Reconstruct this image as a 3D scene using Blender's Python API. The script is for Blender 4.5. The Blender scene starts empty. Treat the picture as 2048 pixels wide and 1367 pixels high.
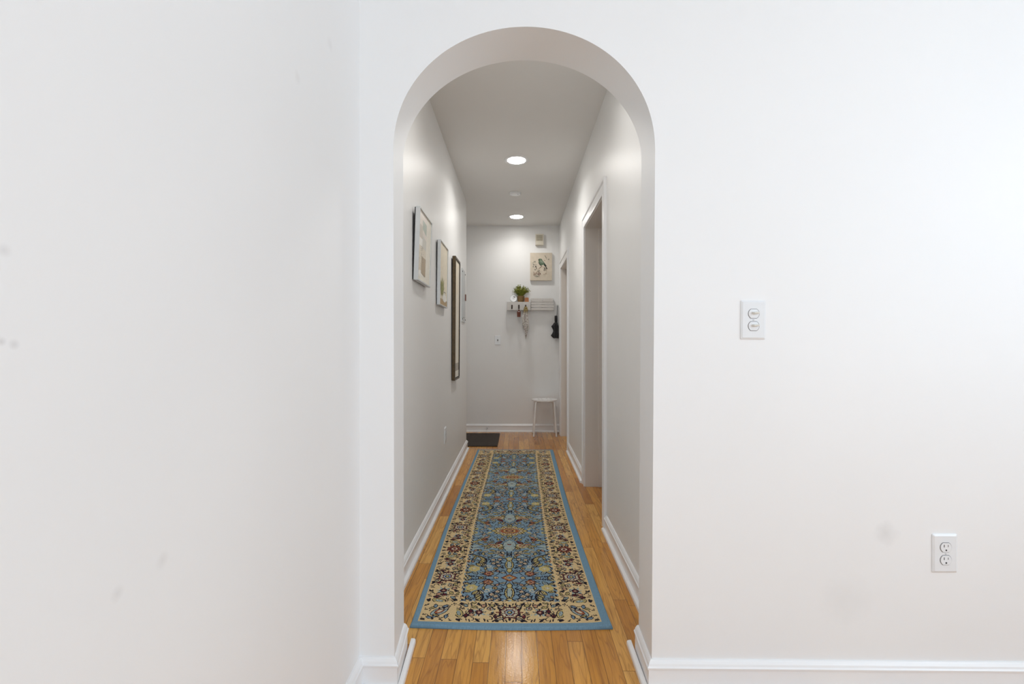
import bpy, bmesh, math, random
import numpy as np
from mathutils import Vector, Matrix

random.seed(7)
S = bpy.context.scene
COL = S.collection
PI = math.pi

# ------------------------------------------------------------------ camera
FPX = 930.0            # focal length in pixels of the 2048 px frame
CAMH = 1.15
TH = math.atan(11 / FPX)   # camera turned slightly left of the hall axis
HOR = 688.0
cam_d = bpy.data.cameras.new('camera')
cam = bpy.data.objects.new('camera', cam_d)
COL.objects.link(cam)
cam_d.sensor_width = 36
cam_d.sensor_fit = 'HORIZONTAL'
cam_d.lens = FPX / 2048 * 36
cam_d.shift_y = (HOR - 683.5) / 2048
cam_d.clip_start = 0.02
cam.location = (0, 0, CAMH)
cam.rotation_euler = (PI / 2, 0, TH)
S.camera = cam
FW = (-math.sin(TH), math.cos(TH))
RT = (math.cos(TH), math.sin(TH))


def ray(u, v):
    a = (u - 1024) / FPX
    return (FW[0] + RT[0] * a, FW[1] + RT[1] * a, -(v - HOR) / FPX)


def on_y(u, v, y):
    d = ray(u, v)
    t = y / d[1]
    return (d[0] * t, y, CAMH + d[2] * t)


def on_x(u, v, x):
    d = ray(u, v)
    t = x / d[0]
    return (x, d[1] * t, CAMH + d[2] * t)


def on_z(u, v, z=0.0):
    d = ray(u, v)
    t = (z - CAMH) / d[2]
    return (d[0] * t, d[1] * t, z)


# ------------------------------------------------------------------ materials
class NT:
    """small wrapper for node trees"""
    def __init__(self, name):
        self.m = bpy.data.materials.new(name)
        self.m.use_nodes = True
        self.t = self.m.node_tree
        self.b = self.t.nodes['Principled BSDF']

    def n(self, kind, **kw):
        x = self.t.nodes.new(kind)
        for k, v in kw.items():
            setattr(x, k, v)
        return x

    def put(self, sock, v):
        if isinstance(v, bpy.types.NodeSocket):
            self.t.links.new(v, sock)
        elif v is not None:
            sock.default_value = v

    def math(self, op, a, b=None, c=None, clamp=False):
        x = self.n('ShaderNodeMath', operation=op, use_clamp=clamp)
        self.put(x.inputs[0], a)
        if b is not None:
            self.put(x.inputs[1], b)
        if c is not None:
            self.put(x.inputs[2], c)
        return x.outputs[0]

    def ramp(self, f, stops, interp='LINEAR'):
        x = self.n('ShaderNodeValToRGB')
        x.color_ramp.interpolation = interp
        e = x.color_ramp.elements
        while len(e) < len(stops):
            e.new(0.5)
        for el, (p, c) in zip(e, stops):
            el.position = p
            el.color = (*c, 1) if len(c) == 3 else c
        self.put(x.inputs[0], f)
        return x.outputs[0]

    def mix(self, f, a, b, mode='MIX'):
        x = self.n('ShaderNodeMix', data_type='RGBA', blend_type=mode)
        self.put(x.inputs[0], f)
        self.put(x.inputs[6], (*a, 1) if isinstance(a, tuple) and len(a) == 3 else a)
        self.put(x.inputs[7], (*b, 1) if isinstance(b, tuple) and len(b) == 3 else b)
        return x.outputs[2]

    def pos(self):
        return self.n('ShaderNodeNewGeometry').outputs['Position']

    def obj(self):
        return self.n('ShaderNodeTexCoord').outputs['Object']

    def noise(self, vec, scale, detail=3, rough=0.5, out='Fac'):
        x = self.n('ShaderNodeTexNoise')
        self.put(x.inputs['Vector'], vec)
        x.inputs['Scale'].default_value = scale
        x.inputs['Detail'].default_value = detail
        x.inputs['Roughness'].default_value = rough
        return x.outputs[out]

    def bump(self, h, strength, dist=0.001):
        x = self.n('ShaderNodeBump')
        x.inputs['Strength'].default_value = strength
        x.inputs['Distance'].default_value = dist
        self.put(x.inputs['Height'], h)
        self.t.links.new(x.outputs[0], self.b.inputs['Normal'])

    def set(self, **kw):
        for k, v in kw.items():
            k = k.replace('_', ' ')
            if isinstance(v, tuple) and len(v) == 3:
                v = (*v, 1)
            self.put(self.b.inputs[k], v)
        return self


def simple(name, col, rough=0.5, metal=0.0, var=0.06, scale=30, bump=0.0, spec=None):
    m = NT(name)
    nz = m.noise(m.obj(), scale, 3)
    lo = tuple(c * (1 - var) for c in col)
    hi = tuple(min(1, c * (1 + var)) for c in col)
    m.set(Base_Color=m.ramp(nz, [(0.3, lo), (0.7, hi)]), Roughness=rough, Metallic=metal)
    if spec is not None:
        m.b.inputs['Specular IOR Level'].default_value = spec
    if bump:
        m.bump(nz, bump)
    return m.m


def paint(name, col, rough, bump=0.12, stains=()):
    m = NT(name)
    p = m.pos()
    big = m.noise(p, 1.7, 4)
    fine = m.noise(p, 170, 2)
    c = m.ramp(big, [(0.35, tuple(x * 0.985 for x in col)), (0.65, col)])
    for (sx, sy, sz, r, k) in stains:      # faint scuffs on the paint
        d = m.n('ShaderNodeVectorMath', operation='DISTANCE')
        m.put(d.inputs[0], p)
        d.inputs[1].default_value = (sx, sy, sz)
        wob = m.math('MULTIPLY', m.noise(p, 30, 4), 0.9)
        f = m.math('SUBTRACT', 1.45, m.math('ADD', m.math('DIVIDE', d.outputs['Value'], r), wob), clamp=True)
        c = m.mix(m.math('MULTIPLY', f, k), c, (0.36, 0.35, 0.35))
    m.set(Base_Color=c, Roughness=rough)
    hh = m.math('ADD', m.math('MULTIPLY', big, 3.0), fine)
    m.bump(hh, bump, 0.0008)
    return m.m


def wood_floor():
    m = NT('oak_strip_floor')
    p = m.pos()
    sep = m.n('ShaderNodeSeparateXYZ')
    m.put(sep.inputs[0], p)
    x, y = sep.outputs[0], sep.outputs[1]
    bx = m.math('DIVIDE', m.math('SUBTRACT', x, 0.0153 - 0.0592 * 60), 0.0592)
    idx = m.math('FLOOR', bx)
    fx = m.math('SUBTRACT', bx, idx)
    wn = m.n('ShaderNodeTexWhiteNoise', noise_dimensions='1D')
    m.put(wn.inputs['W'], idx)
    off = m.math('MULTIPLY', wn.outputs['Value'], 5.3)
    ln = m.math('ADD', 0.5, m.math('MULTIPLY', m.math('FRACT', m.math('MULTIPLY', wn.outputs['Value'], 17.3)), 0.5))
    by = m.math('DIVIDE', m.math('ADD', m.math('ADD', y, 10.0), off), ln)
    idy = m.math('FLOOR', by)
    fy = m.math('SUBTRACT', by, idy)
    cmb = m.n('ShaderNodeCombineXYZ')
    m.put(cmb.inputs[0], idx)
    m.put(cmb.inputs[1], idy)
    wn2 = m.n('ShaderNodeTexWhiteNoise', noise_dimensions='2D')
    m.put(wn2.inputs['Vector'], cmb.outputs[0])
    r = wn2.outputs['Value']
    base = m.ramp(r, [(0.0, (0.37, 0.142, 0.022)), (0.18, (0.50, 0.216, 0.037)), (0.55, (0.58, 0.270, 0.050)),
                      (0.85, (0.64, 0.320, 0.068)), (1.0, (0.70, 0.385, 0.10))])
    # grain, stretched along the board and shifted for every board
    g = m.n('ShaderNodeCombineXYZ')
    m.put(g.inputs[0], m.math('MULTIPLY', x, 95.0))
    m.put(g.inputs[1], m.math('ADD', m.math('MULTIPLY', y, 4.5), m.math('MULTIPLY', r, 60.0)))
    m.put(g.inputs[2], m.math('MULTIPLY', r, 37.0))
    g1 = m.noise(g.outputs[0], 1.0, 6, 0.62)
    g2v = m.n('ShaderNodeCombineXYZ')
    m.put(g2v.inputs[0], m.math('MULTIPLY', x, 19.0))
    m.put(g2v.inputs[1], m.math('ADD', m.math('MULTIPLY', y, 1.7), m.math('MULTIPLY', r, 91.0)))
    m.put(g2v.inputs[2], m.math('MULTIPLY', r, 11.0))
    g2 = m.noise(g2v.outputs[0], 1.0, 2, 0.5)
    rings = m.math('ABSOLUTE', m.math('SUBTRACT', m.math('FRACT', m.math('MULTIPLY', g2, 9.0)), 0.5))
    c = m.mix(m.math('MULTIPLY', m.ramp(g1, [(0.45, (0, 0, 0)), (0.75, (1, 1, 1))]), 0.62), base, (0.22, 0.085, 0.022))
    c = m.mix(m.math('MULTIPLY', m.ramp(rings, [(0.0, (1, 1, 1)), (0.16, (0, 0, 0))]), 0.45), c, (0.24, 0.09, 0.025))
    # knots and dark stains
    kn = m.noise(g2v.outputs[0], 2.6, 2, 0.5)
    c = m.mix(m.ramp(kn, [(0.74, (0, 0, 0)), (0.80, (0.75, 0.75, 0.75))]), c, (0.10, 0.035, 0.012))
    # gaps between boards
    ex = m.math('MINIMUM', fx, m.math('SUBTRACT', 1.0, fx))
    ey = m.math('MULTIPLY', m.math('MINIMUM', fy, m.math('SUBTRACT', 1.0, fy)), m.math('DIVIDE', ln, 0.0592))
    e = m.math('MINIMUM', ex, ey)
    gap = m.math('SUBTRACT', 1.0, m.math('DIVIDE', e, 0.030), clamp=True)
    c = m.mix(m.math('MULTIPLY', gap, 0.9), c, (0.07, 0.03, 0.010))
    rough = m.math('ADD', 0.115, m.math('MULTIPLY', g1, 0.07))
    m.b.inputs['Specular IOR Level'].default_value = 0.5
    m.set(Base_Color=c, Roughness=rough)
    rp = m.n('ShaderNodeVectorMath', operation='MULTIPLY')
    m.put(rp.inputs[0], p)
    rp.inputs[1].default_value = (130, 190, 100)
    h = m.math('SUBTRACT', m.math('MULTIPLY', g1, 0.30), m.math('MULTIPLY', gap, 0.12))
    h = m.math('ADD', h, m.math('MULTIPLY', m.noise(rp.outputs[0], 1.0, 2), 0.75))
    m.bump(h, 0.22, 0.0012)
    return m.m


PAINT = (0.83, 0.83, 0.825)
M = {}
M['wall'] = paint('white_wall_paint', (0.826, 0.838, 0.848), 0.5, 0.10, stains=[
    (*on_y(1772, 1066, 1.555), 0.045, 0.22), (*on_y(1690, 1195, 1.555), 0.10, 0.08), (*on_y(1015, 68, 1.65), 0.03, 0.14),
    (*on_x(235, 1186, -.53), 0.013, 0.20), (*on_x(325, 1120, -.53), 0.014, 0.16), (*on_x(8, 500, -.53), 0.008, 0.22),
    (*on_x(28, 688, -.53), 0.006, 0.25), (*on_x(3, 683, -.53), 0.005, 0.3), (*on_x(595, 155, -.53), 0.018, 0.12),
    (*on_x(660, 90, -.53), 0.022, 0.12)])
M['hall'] = paint('hall_satin_paint', (0.80, 0.805, 0.805), 0.42, 0.10)
M['ceil'] = paint('ceiling_paint', (0.775, 0.775, 0.765), 0.7, 0.05)
M['trim'] = paint('white_gloss_trim', (0.835, 0.845, 0.86), 0.28, 0.10)
M['jamb'] = paint('door_jamb_paint', (0.76, 0.72, 0.68), 0.4, 0.08)
M['floor'] = wood_floor()
M['plastic'] = simple('white_plastic', (0.77, 0.795, 0.82), 0.25, var=0.01)
M['toggle'] = simple('clear_toggle_plastic', (0.70, 0.68, 0.62), 0.2, var=0.03)
M['slot'] = simple('dark_slot', (0.03, 0.03, 0.03), 0.6)
M['silver'] = simple('silver_frame_metal', (0.62, 0.64, 0.65), 0.38, 0.35, var=0.03)
M['black'] = simple('black_backing', (0.012, 0.012, 0.014), 0.6)
M['bronze'] = simple('bronze_frame', (0.085, 0.055, 0.022), 0.42, 0.3, var=0.25, scale=60)
M['steel'] = simple('screw_steel', (0.45, 0.45, 0.45), 0.35, 0.9)
M['panel'] = simple('panel_grey', (0.50, 0.52, 0.53), 0.35, var=0.02)
M['latch'] = simple('brown_latch', (0.17, 0.06, 0.035), 0.4)
M['chime'] = simple('beige_plastic', (0.60, 0.56, 0.47), 0.45, var=0.03)
M['chime_dark'] = simple('beige_grille', (0.36, 0.33, 0.25), 0.55, var=0.2, scale=200)
M['shelf'] = simple('white_shelf_paint', (0.61, 0.59, 0.565), 0.45, var=0.03)
M['hook'] = simple('dark_bronze_hook', (0.055, 0.035, 0.025), 0.35, 0.6)
M['leaf'] = simple('grass_leaf', (0.23, 0.26, 0.03), 0.55, var=0.6, scale=45)
M['leaf_tip'] = simple('leaf_tip', (0.20, 0.17, 0.10), 0.6, var=0.4, scale=60)
M['basket'] = simple('woven_pot', (0.22, 0.14, 0.055), 0.7, var=0.35, scale=120, bump=0.4)
M['orange'] = simple('orange_glass', (0.40, 0.13, 0.016), 0.3, var=0.15)
M['leather'] = simple('red_brown_leather', (0.13, 0.030, 0.012), 0.6, var=0.25)
M['umbrella'] = simple('black_nylon', (0.010, 0.010, 0.012), 0.6)
M['stool'] = simple('white_powder_coat', (0.82, 0.82, 0.82), 0.35, var=0.02)
M['mat'] = simple('dark_rubber_mat', (0.045, 0.035, 0.028), 0.85, var=0.3, scale=150, bump=0.5)
M['canvas'] = simple('beige_canvas', (0.60, 0.53, 0.43), 0.8, var=0.05, scale=25, bump=0.1)


def flat(name, col, rough=0.75):
    return simple(name, col, rough, var=0.06, scale=40)


def emit(name, col, st):
    m = NT(name)
    nz = m.noise(m.obj(), 8, 1)
    m.set(Base_Color=(0.9, 0.9, 0.9), Emission_Color=m.ramp(nz, [(0, col), (1, col)]), Emission_Strength=st)
    return m.m


# ------------------------------------------------------------------ mesh helpers
def build(name, bm, mats, parent=None, smooth=False, loc=None, bevel=0.0, seg=2):
    if bevel:
        bmesh.ops.bevel(bm, geom=[e for e in bm.edges if len(e.link_faces) == 2 and e.calc_face_angle(0) > 0.6],
                        offset=bevel, segments=seg, affect='EDGES', profile=0.5)
    me = bpy.data.meshes.new(name)
    bm.normal_update()
    bm.to_mesh(me)
    bm.free()
    if smooth:
        me.polygons.foreach_set('use_smooth', [True] * len(me.polygons))
        try:
            me.set_sharp_from_angle(angle=math.radians(40))
        except Exception:
            pass
    for m in (mats if isinstance(mats, (list, tuple)) else [mats]):
        me.materials.append(M[m] if isinstance(m, str) else m)
    o = bpy.data.objects.new(name, me)
    COL.objects.link(o)
    if parent is not None:
        o.parent = parent
    if loc is not None:
        o.location = loc
    return o


def recalc(bm):
    bmesh.ops.recalc_face_normals(bm, faces=bm.faces[:])


def box(bm, x0, x1, y0, y1, z0, z1, mi=0):
    v = [bm.verts.new(p) for p in [(x0, y0, z0), (x1, y0, z0), (x1, y1, z0), (x0, y1, z0),
                                   (x0, y0, z1), (x1, y0, z1), (x1, y1, z1), (x0, y1, z1)]]
    for f in [(0, 3, 2, 1), (4, 5, 6, 7), (0, 1, 5, 4), (1, 2, 6, 5), (2, 3, 7, 6), (3, 0, 4, 7)]:
        bm.faces.new([v[i] for i in f]).material_index = mi
    return bm


def prism(bm, pts, vec, mi=0):
    """closed polygon pts (3D) swept by vec"""
    a = [bm.verts.new(p) for p in pts]
    b = [bm.verts.new(Vector(p) + Vector(vec)) for p in pts]
    n = len(a)
    fs = [bm.faces.new(a), bm.faces.new(b[::-1])]
    for i in range(n):
        fs.append(bm.faces.new([a[i], b[i], b[(i + 1) % n], a[(i + 1) % n]]))
    for f in fs:
        f.material_index = mi
    bmesh.ops.recalc_face_normals(bm, faces=fs)


def tube(bm, path, r, n=10, mi=0, cap=True, rs=None):
    path = [Vector(p) for p in path]
    rings = []
    up = None
    for i, p in enumerate(path):
        t = (path[min(i + 1, len(path) - 1)] - path[max(i - 1, 0)]).normalized()
        if up is None:
            up = Vector((0, 0, 1)) if abs(t.z) < 0.9 else Vector((0, 1, 0))
        s = t.cross(up).normalized()
        up = s.cross(t).normalized()
        rr = rs[i] if rs else r
        rings.append([bm.verts.new(p + (s * math.cos(a) + up * math.sin(a)) * rr)
                      for a in [2 * PI * k / n for k in range(n)]])
    for i in range(len(rings) - 1):
        for k in range(n):
            bm.faces.new([rings[i][k], rings[i][(k + 1) % n], rings[i + 1][(k + 1) % n], rings[i + 1][k]]).material_index = mi
    if cap:
        bm.faces.new(rings[0][::-1]).material_index = mi
        bm.faces.new(rings[-1]).material_index = mi
    recalc(bm)


def lathe(bm, prof, n=32, axis='z', c=(0, 0, 0), mi=0):
    """profile of (r, h); closed with caps where r > 0 at the ends"""
    rings = []
    for r, h in prof:
        ring = []
        for k in range(n):
            a = 2 * PI * k / n
            p = (r * math.cos(a), r * math.sin(a), h)
            if axis == 'y':
                p = (p[0], -p[2], p[1])     # h grows towards -y
            elif axis == 'x':
                p = (p[2], p[0], p[1])      # h grows towards +x
            ring.append(bm.verts.new(Vector(p) + Vector(c)))
        rings.append(ring)
    fs = []
    for i in range(len(rings) - 1):
        for k in range(n):
            fs.append(bm.faces.new([rings[i][k], rings[i][(k + 1) % n], rings[i + 1][(k + 1) % n], rings[i + 1][k]]))
    fs.append(bm.faces.new(rings[0][::-1]))
    fs.append(bm.faces.new(rings[-1]))
    for f in fs:
        f.material_index = mi
    bmesh.ops.recalc_face_normals(bm, faces=fs)


def sweep(bm, prof, p0, p1, nrm, m0=0.0, m1=0.0):
    """moulding profile (out, up) swept from p0 to p1; m0/m1 mitre the ends (+1 outside corner, -1 inside)"""
    p0, p1, nrm = Vector(p0), Vector(p1), Vector(nrm)
    t = (p1 - p0).normalized()
    a = [bm.verts.new(p0 + nrm * d - t * d * m0 + Vector((0, 0, h))) for d, h in prof]
    b = [bm.verts.new(p1 + nrm * d + t * d * m1 + Vector((0, 0, h))) for d, h in prof]
    n = len(prof)
    fs = [bm.faces.new(a), bm.faces.new(b[::-1])]
    for i in range(n):
        fs.append(bm.faces.new([a[i], b[i], b[(i + 1) % n], a[(i + 1) % n]]))
    bmesh.ops.recalc_face_normals(bm, faces=fs)


def thing(name, label, cat, loc, group=None, rot=None):
    o = bpy.data.objects.new(name, None)
    o.empty_display_size = 0.1
    COL.objects.link(o)
    o.location = loc
    if rot:
        o.rotation_euler = rot
    tag(o, label, cat, group)
    return o


def tag(o, label, cat, group=None, kind=None):
    o['label'] = label
    o['category'] = cat
    if group:
        o['group'] = group
    if kind:
        o['kind'] = kind
    return o


def struct(o):
    o['kind'] = 'structure'
    return o


# ------------------------------------------------------------------ room shell
D = 1.555              # front face of the arched wall
DB = D * 1.12          # its back face
XL = -0.53             # left wall of the near room
HL, HR = -0.56, 0.548  # hall walls
YC = 5.08              # where the left hall wall ends
YB = 6.11              # back wall
ZC = CAMH + 1.555      # ceiling
RX = 3.0               # right wall of the near room
RY = -3.2              # wall behind the camera

bm = bmesh.new()
box(bm, -1.3, RX + .1, RY - .1, YB + .15, -0.08, 0)
struct(build('floor', bm, 'floor'))

bm = bmesh.new()
box(bm, HL - .6, 2.0, DB - .08, YB + .1, ZC, ZC + .08)
struct(build('ceiling_hall', bm, 'ceil'))
bm = bmesh.new()
box(bm, XL - .1, RX + .1, RY - .1, D + .08, ZC + .05, ZC + .13)
struct(build('ceiling', bm, 'ceil'))


def smooth_arc(pts, cx, cy, n=72):
    a = np.array([math.atan2(cy - y, x - cx) for x, y in pts])
    r = np.array([math.hypot(x - cx, y - cy) for x, y in pts])
    k = np.polyfit(a - PI / 2, r, 6)
    aa = np.linspace(PI, 0, n)
    return [(cx + np.polyval(k, t - PI / 2) * math.cos(t), cy - np.polyval(k, t - PI / 2) * math.sin(t)) for t in aa]


outer = [(786.8, 309), (787, 295), (792.6, 238), (811, 196), (839, 150.5), (873, 116.5), (907, 91), (941, 72.6), (975, 62.7),
         (1009, 57.6), (1054, 55), (1100, 58.4), (1134, 65.5), (1168, 76.8), (1190.6, 88), (1213, 104), (1241.6, 130.7),
         (1264, 157.6), (1284, 187), (1298, 218.5), (1306.7, 255), (1310, 309)]
inner = [(806.7, 309), (812, 280), (825, 245), (842, 218), (865, 194), (896, 168), (927, 147.6), (964, 132), (1001, 124.4),
         (1043, 122), (1080, 124), (1117, 128.4), (1151, 139), (1185, 157.6), (1213, 179), (1241.6, 207), (1261, 238),
         (1275.6, 272), (1283, 309)]
fo = smooth_arc(outer, 1048, 309)
fi = smooth_arc(inner, 1045, 309)
A = [on_y(u, v, D) for u, v in fo]
B = [on_y(u, v, DB) for u, v in fi]
jfl = on_y(789, 1310, D)[0]      # jamb foot positions
jfr = on_y(1303, 1310, D)[0]
jbl = on_y(808, 1250, DB)[0]
jbr = on_y(1277, 1250, DB)[0]
A = [(jfl, D, 0.0)] + A + [(jfr, D, 0.0)]
B = [(jbl, DB, 0.0)] + B + [(jbr, DB, 0.0)]
bm = bmesh.new()
va = [bm.verts.new(p) for p in A]
vb = [bm.verts.new(p) for p in B]
ex0, ex1, zt = XL - .1, RX + .1, ZC + .12
oa = [bm.verts.new(p) for p in [(ex1, D, 0), (ex1, D, zt), (ex0, D, zt), (ex0, D, 0)]]
ob = [bm.verts.new(p) for p in [(ex1, DB, 0), (ex1, DB, zt), (ex0, DB, zt), (ex0, DB, 0)]]
bm.faces.new(va + oa)
bm.faces.new(vb + ob)
for i in range(len(va) - 1):
    f = bm.faces.new([va[i], va[i + 1], vb[i + 1], vb[i]])
    f.smooth = True
for q in (va, vb):
    for i in range(len(q) - 1):
        bm.edges.get((q[i], q[i + 1])).smooth = False
for i in range(3):
    bm.faces.new([oa[i], oa[i + 1], ob[i + 1], ob[i]])
recalc(bm)
wf = struct(build('wall_front', bm, 'wall'))

bm = bmesh.new()
box(bm, XL - .1, XL, RY - .1, D + .001, 0, ZC + .12)
struct(build('wall_left', bm, 'wall'))


def wall_with_hole(name, fixed, a0, a1, z1, h0, h1, hz0, hz1, th, axis, mat='wall'):
    """wall of thickness th with one rectangular opening"""
    bm = bmesh.new()
    segs = [(a0, h0, 0, z1), (h1, a1, 0, z1), (h0, h1, hz1, z1)]
    if hz0 > 0:
        segs.append((h0, h1, 0, hz0))
    for p, q, r, s in segs:
        if axis == 'x':
            box(bm, fixed, fixed + th, p, q, r, s)
        else:
            box(bm, p, q, fixed, fixed + th, r, s)
    return struct(build(name, bm, mat))


# daylight windows of the near room: one in the right wall, one behind the camera
W1 = (-1.9, 0.7, 0.9, 2.55)
W2 = (-0.45, 1.9, 0.95, 2.6)
wall_with_hole('wall_right', RX, RY - .1, D + .001, ZC + .12, W1[0], W1[1], W1[2], W1[3], .12, 'x')
wall_with_hole('wall_back', RY - .12, XL - .1, RX + .1, ZC + .12, W2[0], W2[1], W2[2], W2[3], .12, 'y')
for k, (axis, w) in enumerate((('x', W1), ('y', W2))):
    bm = bmesh.new()
    a0, a1, z0, z1 = w
    q = .05
    mid = (a0 + a1) / 2
    for p in [(a0, a1, z0, z0 + q), (a0, a1, z1 - q, z1), (a0, a0 + q, z0 + q, z1 - q), (a1 - q, a1, z0 + q, z1 - q),
              (mid - q / 2, mid + q / 2, z0 + q, z1 - q)]:
        if axis == 'x':
            box(bm, RX + .03, RX + .08, *p)
        else:
            box(bm, p[0], p[1], RY - .09, RY - .04, p[2], p[3])
    struct(build('window_%d' % (k + 1), bm, 'trim'))

bm = bmesh.new()
box(bm, HL - .5, HL, DB - .001, YC, 0, ZC + .02)
struct(build('wall_left_hall', bm, 'hall'))
bm = bmesh.new()
box(bm, HL - .6, HL - .5, YC - .5, YB + .1, 0, ZC + .02)
struct(build('wall_alcove', bm, 'hall'))
bm = bmesh.new()
box(bm, HL - .6, 2.0, YB, YB + .1, 0, ZC + .02)
struct(build('wall_back_hall', bm, 'hall'))

# right hall wall with two doorways
JD = 0.13
N0, N1 = 2.95, 3.775       # near doorway
F0, F1 = 5.06, 5.83        # far doorway
DH = CAMH + .950
bm = bmesh.new()
for p, q, r, s in [(DB - .001, N0, 0, ZC + .02), (N1, F0, 0, ZC + .02), (F1, YB, 0, ZC + .02), (N0, N1, DH, ZC + .02), (F0, F1, DH, ZC + .02)]:
    box(bm, HR, HR + JD, p, q, r, s)
struct(build('wall_right_hall', bm, 'hall'))
bm = bmesh.new()   # rooms beyond the doorways
box(bm, 1.9, 2.0, DB, YB, 0, ZC + .02)
box(bm, HR + JD, 1.9, 4.75, 4.85, 0, ZC + .02)
struct(build('wall_side_rooms', bm, 'hall'))


def doorway(n, y0, y1, extra):
    root = struct(bpy.data.objects.new('door_%d' % n, None))
    root.location = (HR, (y0 + y1) / 2, 0)
    COL.objects.link(root)
    inv = Matrix.Translation((-HR, -(y0 + y1) / 2, 0))
    lin = .012                               # jamb lining
    cw, ct = .09, .018
    prof = [(0, 0), (ct * .7, 0), (ct * .75, .012), (ct * .6, .018), (ct * .6, .066), (ct, .074), (ct, cw), (0, cw)]
    # casing as a mitred moulding: (depth, distance from the opening)
    bm = bmesh.new()
    a, b, h = y0 + .006, y1 - .006, DH - .006
    corners = []
    for d, w in prof:
        corners.append([(HR - d, a - w, 0), (HR - d, a - w, h + w), (HR - d, b + w, h + w), (HR - d, b + w, 0)])
    vs = [[bm.verts.new(p) for p in row] for row in corners]
    for i in range(len(vs)):
        j = (i + 1) % len(vs)
        for k in range(3):
            bm.faces.new([vs[i][k], vs[i][k + 1], vs[j][k + 1], vs[j][k]])
    recalc(bm)
    bm.transform(inv)
    build('casing', bm, 'trim', root)
    bm = bmesh.new()
    x0, x1 = HR - .001, HR + JD + .001
    box(bm, x0, x1, y0, y0 + lin, 0, DH)
    box(bm, x0, x1, y1 - lin, y1, 0, DH)
    box(bm, x0, x1, y0 + lin, y1 - lin, DH - lin, DH)
    box(bm, x0 + .108, x1, y1 - lin - .010, y1 - lin, 0, DH - lin - .01)
    bm.transform(inv)
    build('jamb', bm, 'jamb', root)
    bm = bmesh.new()
    if extra == 'open':                      # leaf swung back into the side room
        box(bm, HR + JD + .006, HR + JD + .80, y1 - .045, y1 - .008, .012, DH - .016)
    else:                                    # closed leaf set deep in the lining
        box(bm, HR + JD - .062, HR + JD - .026, y0 + lin + .002, y1 - lin - .012, .010, DH - lin - .004)
    bm.transform(inv)
    leaf = build('door_leaf', bm, 'jamb', root, bevel=.002)
    if extra == 'open':
        for hz in (.22, 0.93, 1.95):
            bm = bmesh.new()
            tube(bm, [(HR + JD + .003, y1 - .05, hz - .045), (HR + JD + .003, y1 - .05, hz + .045)], .0065, 10)
            bm.transform(inv)
            build('hinge', bm, 'trim', leaf, smooth=True)
    else:
        bm = bmesh.new()
        lathe(bm, [(.012, 0), (.012, .03), (.026, .04), (.028, .055), (.02, .066)], 20, 'x')
        bm.transform(Matrix.Translation((JD - .062, -(y1 - y0) / 2 + .08, .95)) @ Matrix.Rotation(PI, 4, 'Z'))
        build('knob', bm, 'steel', leaf, smooth=True)
    return root


doorway(1, N0, N1, 'open')
doorway(2, F0, F1, 'closed')

# baseboards and shoe mouldings
BP = [(0, 0), (.013, 0), (.013, .074), (.017, .077), (.018, .083), (.014, .087), (.012, .093), (.008, .099), (.004, .103), (0, .103)]
SP = [(0, 0), (.017, 0), (.017, .011), (.0155, .0155), (.012, .018), (.006, .019), (0, .019)]


def base(name, p0, p1, n, m0=0, m1=0, prof=BP, mat='trim'):
    bm = bmesh.new()
    sweep(bm, prof, p0, p1, n, m0, m1)
    return struct(build(name, bm, mat))


def unit(a, b, flip):
    t = (Vector(b) - Vector(a)).normalized()
    n = Vector((t.y, -t.x, 0))
    return n * (-1 if flip else 1)


tn = [0]


def shoe(p0, p1, n, m0=0, m1=0):
    tn[0] += 1
    return base('trim_%d' % tn[0], p0, p1, n, m0, m1, SP)


base('baseboard_left', (XL, RY, 0), (XL, D, 0), (1, 0, 0), 0, -1)
base('baseboard_front_left', (XL, D, 0), (jfl, D, 0), (0, -1, 0), -1, 1)
base('baseboard_front_right', (jfr, D, 0), (RX, D, 0), (0, -1, 0), 1, 0)
nl = unit((jfl, D, 0), (jbl, DB, 0), False)
nr = unit((jfr, D, 0), (jbr, DB, 0), True)
base('baseboard_jamb_left', (jfl, D, 0), (jbl, DB, 0), nl, 1, 0)
base('baseboard_jamb_right', (jfr, D, 0), (jbr, DB, 0), nr, 1, 0)
base('baseboard_hall_left', (HL, DB, 0), (HL, YC, 0), (1, 0, 0), 0, 1)
base('baseboard_hall_right', (HR, DB, 0), (HR, N0 - .086, 0), (-1, 0, 0))
base('baseboard_hall_right_far', (HR, N1 + .086, 0), (HR, F0 - .086, 0), (-1, 0, 0))
base('baseboard_hall_back', (HL - .5, YB, 0), (HR, YB, 0), (0, -1, 0))
g = .013
shoe((XL + g, RY, 0), (XL + g, D, 0), (1, 0, 0), 0, -1)
shoe((XL + g, D - g, 0), (jfl + g, D - g, 0), (0, -1, 0), -1, .6)
shoe((jfr - g, D - g, 0), (RX, D - g, 0), (0, -1, 0), .6, 0)
shoe((jfl + g + .002, D - g - .006, 0), (jbl + g + .004, DB + .044, 0), nl)
shoe((jfr - g - .002, D - g - .006, 0), (jbr - g - .004, DB + .044, 0), nr)
shoe((HL + g, DB, 0), (HL + g, YC + .02, 0), (1, 0, 0), 0, 0)
shoe((HR - g, DB, 0), (HR - g, N0 - .07, 0), (-1, 0, 0))
shoe((HR - g, N1 + .086, 0), (HR - g, F0 - .086, 0), (-1, 0, 0))
shoe((HL - .5, YB - g, 0), (HR, YB - g, 0), (0, -1, 0))

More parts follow.
